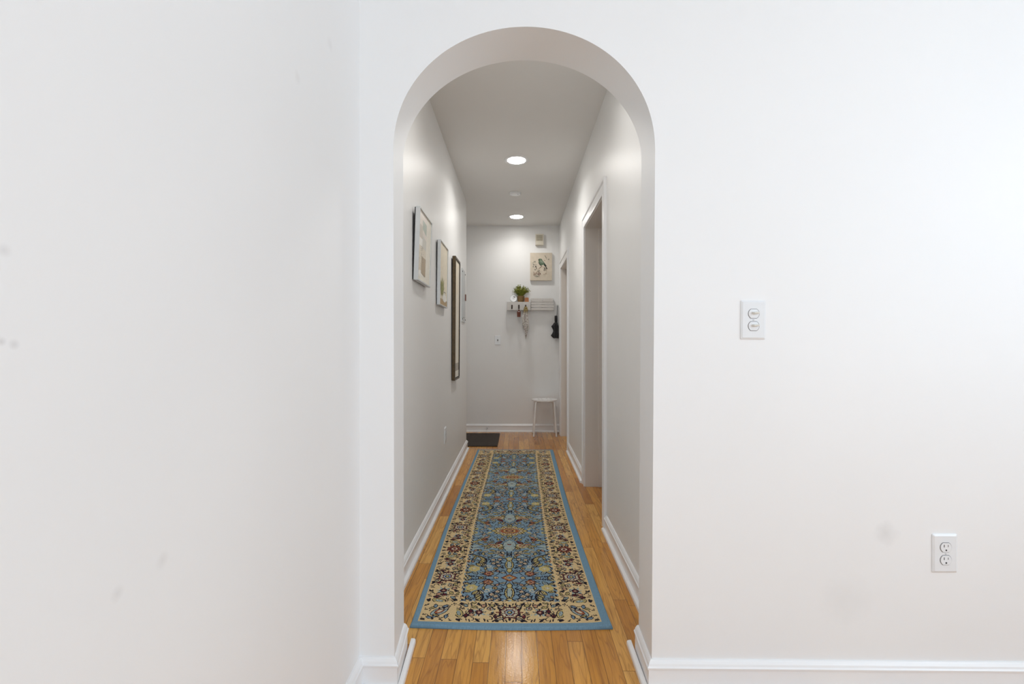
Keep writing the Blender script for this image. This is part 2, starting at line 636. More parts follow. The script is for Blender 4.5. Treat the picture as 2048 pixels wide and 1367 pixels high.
# ------------------------------------------------------------------ runner rug
RC = {'blue': (0.205, 0.315, 0.41), 'edge': (0.180, 0.315, 0.43), 'cream': (0.68, 0.515, 0.28), 'black': (0.014, 0.012, 0.022),
      'maroon': (0.125, 0.018, 0.026), 'rust': (0.34, 0.10, 0.045), 'yellow': (0.56, 0.46, 0.19), 'aqua': (0.34, 0.43, 0.44),
      'green': (0.30, 0.33, 0.20), 'pale': (0.60, 0.54, 0.40), 'pink': (0.52, 0.30, 0.20), 'sky': (0.28, 0.42, 0.55)}
KEYS = list(RC)
PALETTE = np.array([RC[k] for k in KEYS])


class Canvas:
    def __init__(self, u0, u1, t0, t1, res, fill):
        self.u0, self.t0, self.res = u0, t0, res
        nu, nt = int(round((u1 - u0) / res)), int(round((t1 - t0) / res))
        self.a = np.full((nt, nu), KEYS.index(fill), dtype=np.int16)
        self.U, self.T = np.meshgrid(u0 + (np.arange(nu) + .5) * res, t0 + (np.arange(nt) + .5) * res)

    def put(self, mask, col):
        self.a[mask] = KEYS.index(col)

    def ell(self, cu, ct, ru, rt, col, rot=0.0, out=None, ow=.0035):
        c, s = math.cos(rot), math.sin(rot)
        du, dt = self.U - cu, self.T - ct
        a, b = du * c + dt * s, -du * s + dt * c
        if out:
            self.put((a / (ru + ow)) ** 2 + (b / (rt + ow)) ** 2 < 1, out)
        if col:
            self.put((a / ru) ** 2 + (b / rt) ** 2 < 1, col)

    def ring(self, cu, ct, r, w, col):
        d = np.hypot(self.U - cu, self.T - ct)
        self.put(np.abs(d - r) < w / 2, col)

    def stroke(self, pts, w, col):
        # smooth curve through the points
        p = np.array(pts, float)
        if len(p) > 2:
            q = []
            for i in range(len(p) - 1):
                p0, p1, p2, p3 = p[max(i - 1, 0)], p[i], p[i + 1], p[min(i + 2, len(p) - 1)]
                for s in np.linspace(0, 1, 7)[:-1]:
                    q.append(.5 * ((2 * p1) + (-p0 + p2) * s + (2 * p0 - 5 * p1 + 4 * p2 - p3) * s * s + (-p0 + 3 * p1 - 3 * p2 + p3) * s ** 3))
            q.append(p[-1])
            p = np.array(q)
        m = np.zeros(self.a.shape, bool)
        for (a0, b0), (a1, b1) in zip(p[:-1], p[1:]):
            dx, dy = a1 - a0, b1 - b0
            L = dx * dx + dy * dy + 1e-12
            k = np.clip(((self.U - a0) * dx + (self.T - b0) * dy) / L, 0, 1)
            m |= np.hypot(self.U - a0 - k * dx, self.T - b0 - k * dy) < w / 2
        self.put(m, col)

    def flower(self, cu, ct, r, n, cols, rot=0.0, out='black', ow=.0045, squash=1.0):
        """petalled rosette: cols from the rim inward"""
        du, dt = self.U - cu, (self.T - ct) / squash
        d, a = np.hypot(du, dt), np.arctan2(dt, du) + rot
        lobe = .82 + .18 * np.abs(np.cos(a * n / 2))
        if out:
            self.put(d < (r + ow) * lobe, out)
        k = len(cols)
        for i, c in enumerate(cols):
            if c:
                self.put(d < r * (1 - i / k) * (lobe if i < k - 1 else 1), c)
        if out and k > 1:
            spoke = (np.abs(np.sin(a * n / 2)) < .22) & (d < r * .95) & (d > r * .45)
            self.put(spoke, out)

    def leaf(self, cu, ct, L, W, rot, col, out='black', vein=True):
        c, s = math.cos(rot), math.sin(rot)
        du, dt = self.U - cu, self.T - ct
        a, b = du * c + dt * s, -du * s + dt * c
        h = np.clip(1 - (2 * a / L) ** 2, 0, None) * W / 2
        if out:
            h2 = np.clip(1 - (2 * a / (L + .010)) ** 2, 0, None) * (W / 2 + .0048)
            self.put(np.abs(b) < h2, out)
        self.put(np.abs(b) < h, col)
        if vein and out:
            self.put((np.abs(b) < .0012) & (np.abs(a) < L * .35), out)


def blot(c, cu, ct, r, rng, col='black', n=5):
    for _ in range(n):
        c.ell(cu + rng.uniform(-r, r), ct + rng.uniform(-r, r), r * rng.uniform(.3, .6), r * rng.uniform(.18, .42), col, rng.uniform(0, PI))


def comb(c, cu, ct, L, rot, n, col, w=.0045, tooth=.018):
    """serrated dark leaf: a spine with slanting teeth"""
    ca, sa = math.cos(rot), math.sin(rot)
    c.stroke([(cu, ct), (cu + L * ca, ct + L * sa)], w, col)
    for i in range(n):
        f = (i + .6) / n * L
        for sg in (-1, 1):
            b = rot + sg * .9
            tt = tooth * (1 - .5 * i / n)
            c.stroke([(cu + f * ca, ct + f * sa), (cu + f * ca + tt * math.cos(b), ct + f * sa + tt * math.sin(b))], w * .9, col)


def field_tile():
    """a quarter of the field repeat: u from the middle outward, t from the diamond up to the big palmette"""
    rng = random.Random(3)
    H = .574
    c = Canvas(0, .24, -.02, H + .02, .0015, 'blue')
    # pale shadow leaves and blooms scattered on the ground
    for (u, t, L, rot) in [(.10, .105, .05, .5), (.205, .33, .09, .2), (.19, .36, .06, -.3), (.07, .23, .05, 2.2), (.15, .47, .06, 1.2),
                           (.03, .535, .05, .2), (.20, .50, .06, .4), (.12, .30, .05, -.6)]:
        c.leaf(u, t, L, L * .42, rot, 'aqua', None)
    # long curving stems
    c.stroke([(.012, .03), (.03, .075), (.07, .02), (.13, .012), (.2, .01), (.24, -.01)], .0045, 'black')
    c.stroke([(.02, .20), (.07, .215), (.13, .20), (.16, .16), (.14, .11)], .0045, 'black')
    c.stroke([(.24, .27), (.17, .24), (.125, .20), (.118, .16), (.15, .115)], .006, 'black')
    c.stroke([(.0, .30), (.02, .34), (.09, .38), (.16, .345), (.24, .33)], .0045, 'black')
    c.stroke([(.04, .57), (.09, .52), (.15, .54), (.19, .50), (.24, .51)], .0045, 'black')
    c.stroke([(.12, .44), (.15, .49), (.18, .46), (.16, .42), (.13, .43)], .0045, 'black')
    # diamond
    for k, col in ((.042, 'black'), (.037, 'rust'), (.026, 'yellow'), (.020, 'rust'), (.014, 'sky'), (.006, 'black')):
        c.put(np.abs(c.U) + np.abs(c.T) * 1.15 < k, col)
    # small red blooms round it
    c.flower(.102, .042, .023, 5, ['rust', 'pink', 'maroon'], .4)
    for r_ in (0.3, 1.2, 2.3):
        c.leaf(.102 + .033 * math.cos(r_), .042 + .030 * math.sin(r_), .024, .010, r_, 'pale')
    c.flower(.214, .0, .027, 6, ['yellow', 'aqua', 'black', 'yellow'])
    comb(c, .15, .01, .05, .15, 4, 'black', .004, .014)
    c.leaf(.17, .05, .04, .016, 1.0, 'aqua')
    # vase on the axis
    v = np.array([(0, .050), (.012, .062), (.017, .075), (.010, .088), (.022, .105), (.028, .13), (.024, .16), (.012, .178), (.018, .195), (.024, .208), (0, .22)])
    hw = np.interp(c.T, v[:, 1], v[:, 0], left=0, right=0) * .74
    c.put((c.U < hw + .005) & (c.T > .045) & (c.T < .225), 'black')
    c.put((c.U < hw) & (c.T > .052) & (c.T < .22), 'yellow')
    c.put((c.U < hw * .55) & (c.T > .10) & (c.T < .17), 'aqua')
    c.put((np.abs(c.U - hw * .62) < .0018) & (c.T > .10) & (c.T < .17), 'black')
    c.put((c.U < hw) & (np.abs(c.T - .092) < .0025), 'black')
    c.put((c.U < hw) & (np.abs(c.T - .18) < .0025), 'black')
    c.put((c.U < .008) & (np.abs(c.T - .2) < .006), 'sky')
    # dark serrated wings with little blooms
    comb(c, .026, .10, .075, .62, 5, 'black', .006, .024)
    comb(c, .028, .15, .075, .25, 5, 'black', .006, .022)
    comb(c, .026, .185, .10, .10, 6, 'black', .005, .020)
    for (u, t) in ((.055, .125), (.062, .165), (.082, .15), (.05, .195), (.085, .19)):
        c.flower(u, t, .011, 4, ['pale', 'pink'], .3)
    # large yellow bloom with striped petals
    c.flower(.178, .092, .031, 7, ['yellow', 'yellow', 'pale'], .1, None)
    for i, r_ in enumerate((2.5, 2.0, 1.5, 1.0)):
        c.leaf(.148 + .018 * math.cos(r_), .118 + .018 * math.sin(r_), .042, .015, r_, 'yellow' if i % 2 else 'pale')
    c.ring(.105, .118, .011, .005, 'pale')
    c.ring(.205, .19, .010, .005, 'black')
    c.flower(.215, .175, .016, 5, ['yellow', 'pink', 'rust'], .2, None)
    # serrated hooked leaf
    for i in range(7):
        f = i / 6
        a = .2 + f * 1.9
        u0, t0 = .175 - .055 * math.sin(a), .19 + .055 * math.cos(a) * .9
        c.leaf(u0 + .018, t0 - .004, .034, .010, .35 + .1 * i, 'yellow', 'black', False)
    c.stroke([(.235, .252), (.18, .245), (.135, .215), (.12, .175), (.14, .14)], .006, 'black')
    # pale leaves under the tulips
    for (u, t, r_) in ((.05, .255, .4), (.075, .27, .1), (.06, .285, .9), (.10, .265, -.2), (.09, .30, .5), (.13, .285, .2), (.035, .275, 1.2)):
        c.leaf(u, t, .034, .015, r_, 'pale' if rng.random() < .6 else 'yellow')
    c.stroke([(.012, .225), (.012, .29)], .005, 'black')
    c.flower(.04, .245, .011, 4, ['pink', 'rust'], 0)
    # tulip pair
    c.flower(.072, .365, .038, 6, ['yellow', 'pale', 'rust', 'green'], .5, squash=.85)
    c.leaf(.06, .405, .055, .022, 2.3, 'maroon')
    c.leaf(.105, .38, .05, .02, .5, 'pink')
    c.leaf(.13, .36, .05, .016, -.2, 'yellow')
    # green bell on the axis
    hb = np.interp(c.T, [.30, .33, .37, .41, .44], [.018, .03, .036, .03, .0])
    on = (c.T > .30) & (c.T < .44)
    c.put((c.U < hb + .004) & on, 'black')
    c.put((c.U < hb) & on, 'aqua')
    c.put((c.U < .012) & (np.abs(c.T - .38) < .006), 'maroon')
    c.stroke([(0, .33), (.012, .34), (.02, .335)], .004, 'pale')
    # lilies at the side
    for (u, t, r_) in ((.15, .455, .6), (.165, .44, -.1), (.14, .44, 1.6), (.135, .475, 2.4)):
        c.leaf(u, t, .045, .018, r_, 'pink' if r_ > 1 else 'yellow')
    c.flower(.148, .448, .012, 5, ['rust', 'maroon'], 0)
    c.leaf(.20, .415, .05, .016, -.5, 'yellow')
    c.leaf(.215, .395, .04, .012, -.4, 'pale')
    c.flower(.21, .545, .02, 5, ['yellow', 'green'], 0, None)
    c.leaf(.12, .545, .04, .018, 2.4, 'yellow', None)
    c.leaf(.17, .555, .03, .012, .6, 'pale')
    c.flower(.215, .275, .020, 5, ['pale', 'aqua', 'black'], 0)
    # big palmette, its middle on the mirror line
    for r_, col in ((.098, 'black'), (.092, 'yellow'), (.074, 'black'), (.069, 'pale'), (.056, 'black'), (.052, 'rust'), (.034, 'yellow'), (.026, 'maroon'), (.013, 'pink')):
        du, dt = c.U, (c.T - H) / .82
        a = np.arctan2(np.abs(dt), du)
        lobe = .80 + .20 * np.abs(np.cos(a * 5.5))
        c.put(np.hypot(du, dt) < r_ * lobe * (1.0 + .15 * (a < .5)), col)
    for i in range(5):
        a = .2 + i * .29
        c.stroke([(.055 * math.cos(a), H - .045 * math.sin(a)), (.09 * math.cos(a), H - .075 * math.sin(a))], .0032, 'maroon')
    for _ in range(26):
        u, t = rng.uniform(.02, .23), rng.uniform(.0, H)
        c.leaf(u, t, rng.uniform(.010, .02), .006, rng.uniform(0, PI), rng.choice(['pale', 'yellow', 'black', 'black', 'yellow']), None, False)
    fill(c, rng, 'blue', .36, ['yellow', 'cream', 'yellow', 'pale', 'aqua', 'pink', 'yellow'], .0082)
    speckle(c, 'blue', .13, 8)
    return c


def speckle(c, ground, share, seed):
    """uneven knots inside the motifs, as a woven pattern shows them"""
    rs = np.random.RandomState(seed)
    r = np.repeat(np.repeat(rs.rand(c.a.shape[0] // 2 + 1, c.a.shape[1] // 2 + 1), 2, 0), 2, 1)[:c.a.shape[0], :c.a.shape[1]]
    m = (c.a != KEYS.index(ground)) & (c.a != KEYS.index('black'))
    c.put(m & (r < share * .55), 'black')
    c.put(m & (r > share * .55) & (r < share), 'yellow')


def fill(c, rng, ground, share, cols, gap):
    """small sprigs, buds and hooks on the ground that is still bare"""
    H, W = c.a.shape
    gi = KEYS.index(ground)
    k = int(gap / c.res)
    for _ in range(6000):
        if (c.a == gi).mean() < share:
            break
        i, j = rng.randrange(H), rng.randrange(W)
        p = c.a[max(0, i - k):i + k + 1, max(0, j - k):j + k + 1]
        if (p != gi).any():
            continue
        u, t, a = c.U[i, j], c.T[i, j], rng.uniform(0, PI)
        q = rng.random()
        if q < .42:
            c.leaf(u, t, rng.uniform(.020, .034), rng.uniform(.009, .014), a, rng.choice(cols))
        elif q < .62:
            c.flower(u, t, rng.uniform(.009, .013), 5, [rng.choice(cols), rng.choice(['rust', 'maroon', 'black', 'pink'])], a)
        elif q < .80:
            comb(c, u, t, rng.uniform(.018, .034), a * 2, 3, 'black', .0042, .011)
        else:
            r_ = rng.uniform(.008, .013)
            c.stroke([(u + r_ * math.cos(a + b), t + r_ * math.sin(a + b) + b * .003) for b in (0, .8, 1.6, 2.4, 3.2)], .0045, 'black')


def border_tile():
    """half a border repeat: t from a rosette to the red bloom, d from the outer edge inward"""
    rng = random.Random(11)
    P = .306
    c = Canvas(0, .15, 0, P, .0015, 'cream')
    m = .073
    # rosette
    c.flower(m, 0, .044, 9, ['maroon', 'pale', 'pale', 'maroon', 'sky', 'black', 'yellow'], .2)
    for i in range(7):
        a = -PI / 2 + i * PI / 6
        if math.cos(a) > -.1 or True:
            c.leaf(m + .050 * math.sin(a), .050 * math.cos(a), .020, .011, PI / 2 - a, 'maroon' if i % 2 else 'black', None, False)
    # fuzzy cross bloom
    for i in range(8):
        a = i * PI / 4 + .2
        c.leaf(m + .02 * math.cos(a), .13 + .02 * math.sin(a), .032, .012, a, 'aqua' if i % 2 else 'pale', None, False)
    comb(c, m - .026, .13, .052, 0, 4, 'black', .004, .014)
    comb(c, m, .104, .052, PI / 2, 4, 'black', .004, .014)
    c.flower(m, .13, .013, 4, ['maroon', 'pink'], .4)
    # oval leaf
    c.ell(m - .008, .216, .030, .015, 'yellow', .3, 'black', .004)
    c.ell(m - .008, .216, .018, .007, 'aqua', .3, 'black', .002)
    blot(c, m + .03, .205, .010, rng)
    c.flower(m + .034, .235, .009, 4, ['black', 'maroon'], 0, None)
    # red bloom
    c.flower(m, P, .036, 7, ['rust', 'maroon', 'pale', 'maroon'], .2)
    for a in (-2.2, -1.8, -1.4, -1.0, -2.7, -.5):
        c.leaf(m + .040 * math.cos(a), P + .040 * math.sin(a), .022, .011, a, 'maroon' if a < -1.5 else 'black', None, False)
    # guard stripes of dark knots
    for k in range(8):
        t = (k + .5) * P / 8
        for d in (.0155, .134):
            if k % 2:
                blot(c, d, t, .0105, rng, 'black', 7)
                c.ell(d, t, .010, .006, 'black', .4)
            else:
                c.stroke([(d - .010, t - .007), (d + .005, t - .003)], .0055, 'black')
                c.stroke([(d - .004, t + .006), (d + .010, t + .009)], .0055, 'black')
    fill(c, rng, 'cream', .45, ['aqua', 'pale', 'pink', 'maroon', 'yellow'], .0078)
    speckle(c, 'cream', .16, 9)
    for _ in range(22):
        c.ell(rng.uniform(.035, .115), rng.uniform(0, P), .0042, .0022, rng.choice(['black', 'pink', 'aqua', 'black']), rng.uniform(0, PI))
    return c


def corner_tile():
    rng = random.Random(5)
    c = Canvas(0, .15, 0, .15, .0015, 'cream')
    c.ell(.078, .075, .040, .020, 'aqua', .7, 'black', .004)
    c.ell(.08, .08, .026, .012, 'rust', .8, 'black', .003)
    c.ell(.08, .078, .014, .007, 'pale', .8)
    c.stroke([(.03, .05), (.045, .03), (.07, .035), (.09, .028), (.11, .04), (.12, .06)], .0045, 'black')
    c.stroke([(.035, .08), (.05, .11), (.08, .118), (.11, .10), (.12, .12)], .0045, 'black')
    for _ in range(9):
        c.leaf(rng.uniform(.03, .12), rng.uniform(.03, .12), .026, .010, rng.uniform(0, PI), rng.choice(['pale', 'sky', 'maroon', 'yellow']))
    for k in range(4):
        t = .02 + k * .036
        blot(c, .0155, t, .0085, rng, 'black', 6)
        blot(c, t, .0155, .0085, rng, 'black', 6)
    blot(c, .134, .134, .009, rng)
    return c


def make_rug():
    y0, y1 = 1.872, 5.035
    hw = .411
    mg, ml = .034, .031           # blue margins: sides, ends
    L = y1 - y0
    cell = .0030
    nu, nt = int(round(2 * hw / cell)), int(round(L / cell))
    uu = -hw + (np.arange(nu) + .5) * (2 * hw / nu)
    tt = (np.arange(nt) + .5) * (L / nt)
    U, T = np.meshgrid(uu, tt)
    U = U + .006                   # pattern sits a little off the middle
    ft, bt, ct = field_tile(), border_tile(), corner_tile()

    def samp(c, u, t):
        i = np.clip(((t - c.t0) / c.res).astype(int), 0, c.a.shape[0] - 1)
        j = np.clip(((u - c.u0) / c.res).astype(int), 0, c.a.shape[1] - 1)
        return c.a[i, j]

    PH = hw - mg                   # half width of the patterned part
    PL = L - 2 * ml
    au = np.abs(U)
    w = T - ml                     # along the pattern
    wd = np.minimum(w, PL - w)     # distance from the nearer end
    du = PH - au                   # distance from the nearer side
    out = np.full(U.shape, KEYS.index('edge'), dtype=np.int16)
    inside = (du > 0) & (wd > 0)
    # field
    dia = (2.266 - y0) - ml
    ph = np.abs((w - dia) % (2 * .574))
    ph = np.where(ph > .574, 2 * .574 - ph, ph)
    fld = samp(ft, au, ph)
    out[inside] = fld[inside]
    # side borders
    ro = (2.28 - y0) - ml
    q = (w - ro) % .612
    q = np.where(q > .306, .612 - q, q)
    side = inside & (du < .15) & (wd >= .15)
    out[side] = samp(bt, du, q)[side]
    # end borders (rosette in the middle, shorter repeat)
    end = inside & (wd < .15) & (du >= .15)
    qe = au % .612
    qe = np.where(qe > .306, .612 - qe, qe)
    out[end] = samp(bt, wd, qe)[end]
    cor = inside & (wd < .15) & (du < .15)
    out[cor] = samp(ct, du, wd)[cor]
    # thin cream outline and ragged inner edge of the border
    line = inside & ((du < .006) | (wd < .006))
    out[line] = KEYS.index('cream')
    d_in = np.maximum(-(du - .15), -(wd - .15))
    rag = inside & (du > .15) & (wd > .15) & (np.minimum(du, wd) < .150 + .006 + .010 * (np.sin(T * 150) * np.sin(U * 150 + 1.0) > 0.1))
    out[rag] = KEYS.index('cream')
    rag2 = inside & (du > .15) & (wd > .15) & (np.abs(np.minimum(du, wd) - .166) < .004) & (np.sin(T * 210 + U * 190) > .1)
    out[rag2] = KEYS.index('black')
    rs = np.random.RandomState(2)
    colr = PALETTE[out] * (1 + rs.uniform(-.10, .10, out.shape))[..., None]
    colr = np.concatenate([colr, np.ones(colr.shape[:2] + (1,))], axis=2).astype(np.float32)

    # grid mesh, bowed a little to the left, with a soft wave and a curled near edge
    gu = np.linspace(-hw, hw, nu + 1)
    gt = np.linspace(0, L, nt + 1)
    GU, GT = np.meshgrid(gu, gt)
    Y = y0 + GT
    cx = np.interp(Y, [1.87, 2.2, 2.55, 3.04, 3.8, 5.04], [-.0255, -.033, -.0397, -.046, -.040, -.024])
    cx = np.convolve(np.pad(cx[:, 0], 60, mode='edge'), np.ones(121) / 121, mode='valid')[:, None]
    X = cx + GU
    Y = Y + .006 * (np.abs(GU) / hw) ** 3 * np.clip(1 - GT / .25, 0, 1) - .003 * np.cos(GU * 7) * np.clip(1 - GT / .3, 0, 1)
    edge = np.minimum(np.minimum(GT, L - GT), hw - np.abs(GU))
    Z = .010 * np.clip(edge / .006, 0, 1) ** .5 + .0015
    Z = Z + .006 * np.exp(-((GU - .40) / .05) ** 2 - (GT / .06) ** 2) + .004 * np.exp(-((GU + .36) / .12) ** 2 - (GT / .02) ** 2)
    Z = Z + .0012 * np.sin(GT * 5.1) * np.cos(GU * 6)
    co = np.stack([X, Y, Z], axis=2).reshape(-1, 3)
    # skirt down to the floor
    me = bpy.data.meshes.new('runner_rug')
    nv = (nu + 1) * (nt + 1)
    idx = np.arange(nv).reshape(nt + 1, nu + 1)
    q = np.stack([idx[:-1, :-1], idx[:-1, 1:], idx[1:, 1:], idx[1:, :-1]], axis=2).reshape(-1, 4)
    loop = np.concatenate([idx[0, :], idx[1:, -1], idx[-1, -2::-1], idx[-2:0:-1, 0]])
    sk = co[loop].copy()
    sk[:, 2] = .0004
    nk = len(loop)
    co = np.concatenate([co, sk])
    a = loop
    b = np.roll(loop, -1)
    c = nv + np.arange(nk)
    d = np.roll(c, -1)
    qs = np.stack([a, c, d, b], axis=1)
    faces = np.concatenate([q, qs])
    me.vertices.add(len(co))
    me.vertices.foreach_set('co', co.astype(np.float32).ravel())
    me.loops.add(len(faces) * 4)
    me.loops.foreach_set('vertex_index', faces.astype(np.int32).ravel())
    me.polygons.add(len(faces))
    me.polygons.foreach_set('loop_start', np.arange(0, len(faces) * 4, 4, dtype=np.int32))
    me.polygons.foreach_set('use_smooth', np.ones(len(faces), dtype=bool))
    me.update(calc_edges=True)
    at = me.attributes.new('yarn', 'FLOAT_COLOR', 'FACE')
    allc = np.concatenate([colr.reshape(-1, 4), np.tile(np.array([[*RC['edge'], 1]], np.float32) * .8, (nk, 1))])
    at.data.foreach_set('color', allc.astype(np.float32).ravel())
    m = NT('woven_rug')
    an = m.n('ShaderNodeAttribute', attribute_name='yarn')
    nz = m.noise(m.pos(), 420, 2)
    col = m.mix(m.math('MULTIPLY', nz, .25), an.outputs['Color'], (0.02, 0.02, 0.02))
    m.set(Base_Color=col, Roughness=.95)
    m.b.inputs['Specular IOR Level'].default_value = .12
    m.bump(nz, .35, .0015)
    me.materials.append(m.m)
    o = bpy.data.objects.new('runner_rug', me)
    COL.objects.link(o)
    tag(o, 'long blue and cream floral runner rug on the hall floor', 'rug')


make_rug()

# ------------------------------------------------------------------ electrical plates
def rounded(w, h, r, n=5):
    pts = []
    for cx, cz, a0 in ((w / 2 - r, h / 2 - r, 0), (-w / 2 + r, h / 2 - r, PI / 2), (-w / 2 + r, -h / 2 + r, PI), (w / 2 - r, -h / 2 + r, 1.5 * PI)):
        for k in range(n + 1):
            a = a0 + PI / 2 * k / n
            pts.append((cx + r * math.cos(a), cz + r * math.sin(a)))
    return pts


def plate_bm(w, h, t=.006, slope=.006):
    """wall plate lying in xz with its face towards -y"""
    bm = bmesh.new()
    p0, p1 = rounded(w, h, .004), rounded(w - 2 * slope, h - 2 * slope, .003)
    rings = [[bm.verts.new((x, y, z)) for x, z in p] for p, y in ((p0, 0), (p0, -t * .45), (p1, -t))]
    n = len(p0)
    for i in range(2):
        for k in range(n):
            bm.faces.new([rings[i][k], rings[i][(k + 1) % n], rings[i + 1][(k + 1) % n], rings[i + 1][k]])
    bm.faces.new(rings[2])
    bm.faces.new(rings[0][::-1])
    recalc(bm)
    return bm


def face_outline(r, flat, n=10):
    """round face with flattened top and bottom"""
    a = math.asin(flat / r)
    pts = [(r * math.cos(t), r * math.sin(t)) for t in np.linspace(-a, a, n)]
    pts += [(r * math.cos(t), r * math.sin(t)) for t in np.linspace(PI - a, PI + a, n)]
    return pts


def disc_face(parent, name, z, r, flat, y0, y1, mat='plastic'):
    bm = bmesh.new()
    o1 = face_outline(r + .0017, flat + .0017)
    prism(bm, [(x, y0 - .0001, zz + z) for x, zz in o1], (0, -.0006, 0), 1)
    prism(bm, [(x, y0, zz + z) for x, zz in face_outline(r, flat)], (0, y1 - y0, 0), 0)
    return build(name, bm, [mat, 'groove'], parent)


M['groove'] = simple('shadow_gap_plastic', (0.24, 0.24, 0.25), 0.6)


def screw(parent, z, y, r=.0035):
    bm = bmesh.new()
    lathe(bm, [(r, 0), (r, .0008), (r * .7, .0014)], 16, 'y', (0, y, z))
    box(bm, -r * .8, r * .8, y - .0016, y - .0008, z - .0004, z + .0004, 1)
    return build('screw', bm, ['plastic', 'slot'], parent, smooth=True)


def outlet(name, label, loc, rot, w, h):
    t = thing(name, label, 'outlet', loc, 'wall outlets', (0, 0, rot))
    build('plate', plate_bm(w, h), 'plastic', t, smooth=False)
    k = h / .125
    for z in (.0205 * k, -.0205 * k):
        f = disc_face(t, 'socket', z, .0172 * k, .0145 * k, -.006, -.0082)
        bm = bmesh.new()
        box(bm, (-.0075) * k, (-.0055) * k, -.0085, -.0081, z + .001 * k, z + .0095 * k)
        box(bm, .0055 * k, .0070 * k, -.0085, -.0081, z + .002 * k, z + .009 * k)
        lathe(bm, [(.0027 * k, 0), (.0027 * k, .0005)], 16, 'y', (0, -.0081, z - .0085 * k))
        build('slots', bm, 'slot', f)
    screw(t, 0, -.006, .003)
    return t


cx, cy, cz = on_y(1888, 1105, D)
outlet('wall_outlet', 'white duplex outlet low on the front wall right of the arch', (cx, D, cz), 0, .082, .127)
p = on_x(890, 870, HL)
outlet('wall_outlet', 'small white outlet low on the left hall wall', (HL, p[1], p[2]), PI / 2, .08, .125)

# double switch by the arch
c0 = on_y(1505.5, 639.5, D)
t = thing('double_switch', 'white wall plate with two small toggles right of the arch', 'light switch', (c0[0], D, c0[2]))
build('plate', plate_bm(.082, .129), 'plastic', t)
for z in (.0205, -.0205):
    f = disc_face(t, 'switch_face', z, .0172, .0145, -.006, -.0078)
    bm = bmesh.new()
    prism(bm, [(-.007, -.0078, z - .002), (-.007, -.0078, z + .006), (-.003, -.019, z + .0045), (-.003, -.019, z - .0005)], (.0165, 0, 0))
    build('toggle', bm, 'toggle', f, bevel=.001)
screw(t, 0, -.006)
t.rotation_euler = (0, math.radians(.6), 0)

c0 = on_y(995.5, 680, YB)
t = thing('light_switch', 'small white single toggle switch on the back hall wall', 'light switch', (c0[0], YB, c0[2]))
build('plate', plate_bm(.078, .122), 'plastic', t)
bm = bmesh.new()
box(bm, -.006, .006, -.0065, -.0058, -.013, .013)
build('slot_surround', bm, 'groove', t)
bm = bmesh.new()
prism(bm, [(-.004, -.0062, -.006), (-.004, -.0062, .005), (-.004, -.017, .010), (-.004, -.017, .004)], (.008, 0, 0))
build('toggle', bm, 'slot', t, bevel=.0006)
for z in (.03, -.03):
    screw(t, z, -.006, .003)

# ------------------------------------------------------------------ pictures on the left hall wall
def art_quad(bm, w, h, a0, a1, b0, b1, mi, lift, skew=(0, 0, 0, 0)):
    """a painted patch: a across, b up, both 0..1; painted face looks to +x; local y is across"""
    z = [(a0, b0 + skew[0]), (a1, b0 + skew[1]), (a1, b1 + skew[2]), (a0, b1 + skew[3])]
    v = [bm.verts.new((lift, (a - .5) * w, (b - .5) * h)) for a, b in z]
    bm.faces.new(v).material_index = mi


def wall_picture(name, label, y0, y1, z0, z1, depth, rim, frame_mat, tilt, gap, art, cat='picture', rim_mat=None):
    w, h = y1 - y0, z1 - z0
    t = thing(name, label, cat, (HL + .0015, (y0 + y1) / 2, z0), 'framed pictures in the hall')
    t.rotation_euler = (0, tilt, 0)
    T = Matrix.Translation((0, 0, h / 2))
    bm = bmesh.new()
    d0, d1 = gap, gap + depth
    for (a, b, c, d) in ((-w / 2, w / 2, -h / 2, -h / 2 + rim), (-w / 2, w / 2, h / 2 - rim, h / 2),
                         (-w / 2, -w / 2 + rim, -h / 2 + rim, h / 2 - rim), (w / 2 - rim, w / 2, -h / 2 + rim, h / 2 - rim)):
        box(bm, d0, d1, a, b, c, d)
    if rim_mat:
        r2 = rim * .30
        q = rim - r2
        for (a, b, c, d) in ((-w / 2 + q, w / 2 - q, -h / 2 + q, -h / 2 + rim), (-w / 2 + q, w / 2 - q, h / 2 - rim, h / 2 - q),
                             (-w / 2 + q, -w / 2 + rim, -h / 2 + rim, h / 2 - rim), (w / 2 - rim, w / 2 - q, -h / 2 + rim, h / 2 - rim)):
            box(bm, d1 - .008, d1 + .0006, a, b, c, d, 1)
    bm.transform(T)
    build('frame', bm, [frame_mat] + ([rim_mat] if rim_mat else []), t, bevel=0)
    bm = bmesh.new()
    box(bm, 0, d0, -w / 2 + .003, w / 2 - .003, -h / 2 + .003, h / 2 - .003)
    bm.transform(T)
    build('backing', bm, 'black', t)
    bm = bmesh.new()
    iw, ih = w - 2 * rim, h - 2 * rim
    box(bm, d0, d1 - .006, -iw / 2, iw / 2, -ih / 2, ih / 2, 0)
    mats = art(bm, iw, ih, d1 - .006)
    bm.transform(T)
    build('artwork', bm, mats, t)
    return t


def dots(bm, w, h, n, a0, a1, b0, b1, mi, lift, r, rng):
    for _ in range(n):
        a, b = rng.uniform(a0, a1), rng.uniform(b0, b1)
        rr = r * rng.uniform(.5, 1.3)
        v = [bm.verts.new((lift, (a - .5) * w + rr * math.cos(k * PI / 3), (b - .5) * h + rr * math.sin(k * PI / 3))) for k in range(6)]
        bm.faces.new(v).material_index = mi


A_ = {k: flat('art_' + k, c, .35) for k, c in dict(cream=(.80, .77, .68), pink=(.76, .70, .64), teal=(.46, .52, .46), grey=(.60, .59, .54),
      white=(.84, .83, .79), beige=(.70, .64, .53), taupe=(.60, .55, .48), brown=(.40, .31, .20), dark=(.06, .05, .035), tan=(.42, .28, .12),
      leaf=(.27, .27, .05), sand=(.76, .68, .53), mid=(.36, .32, .26)).items()}


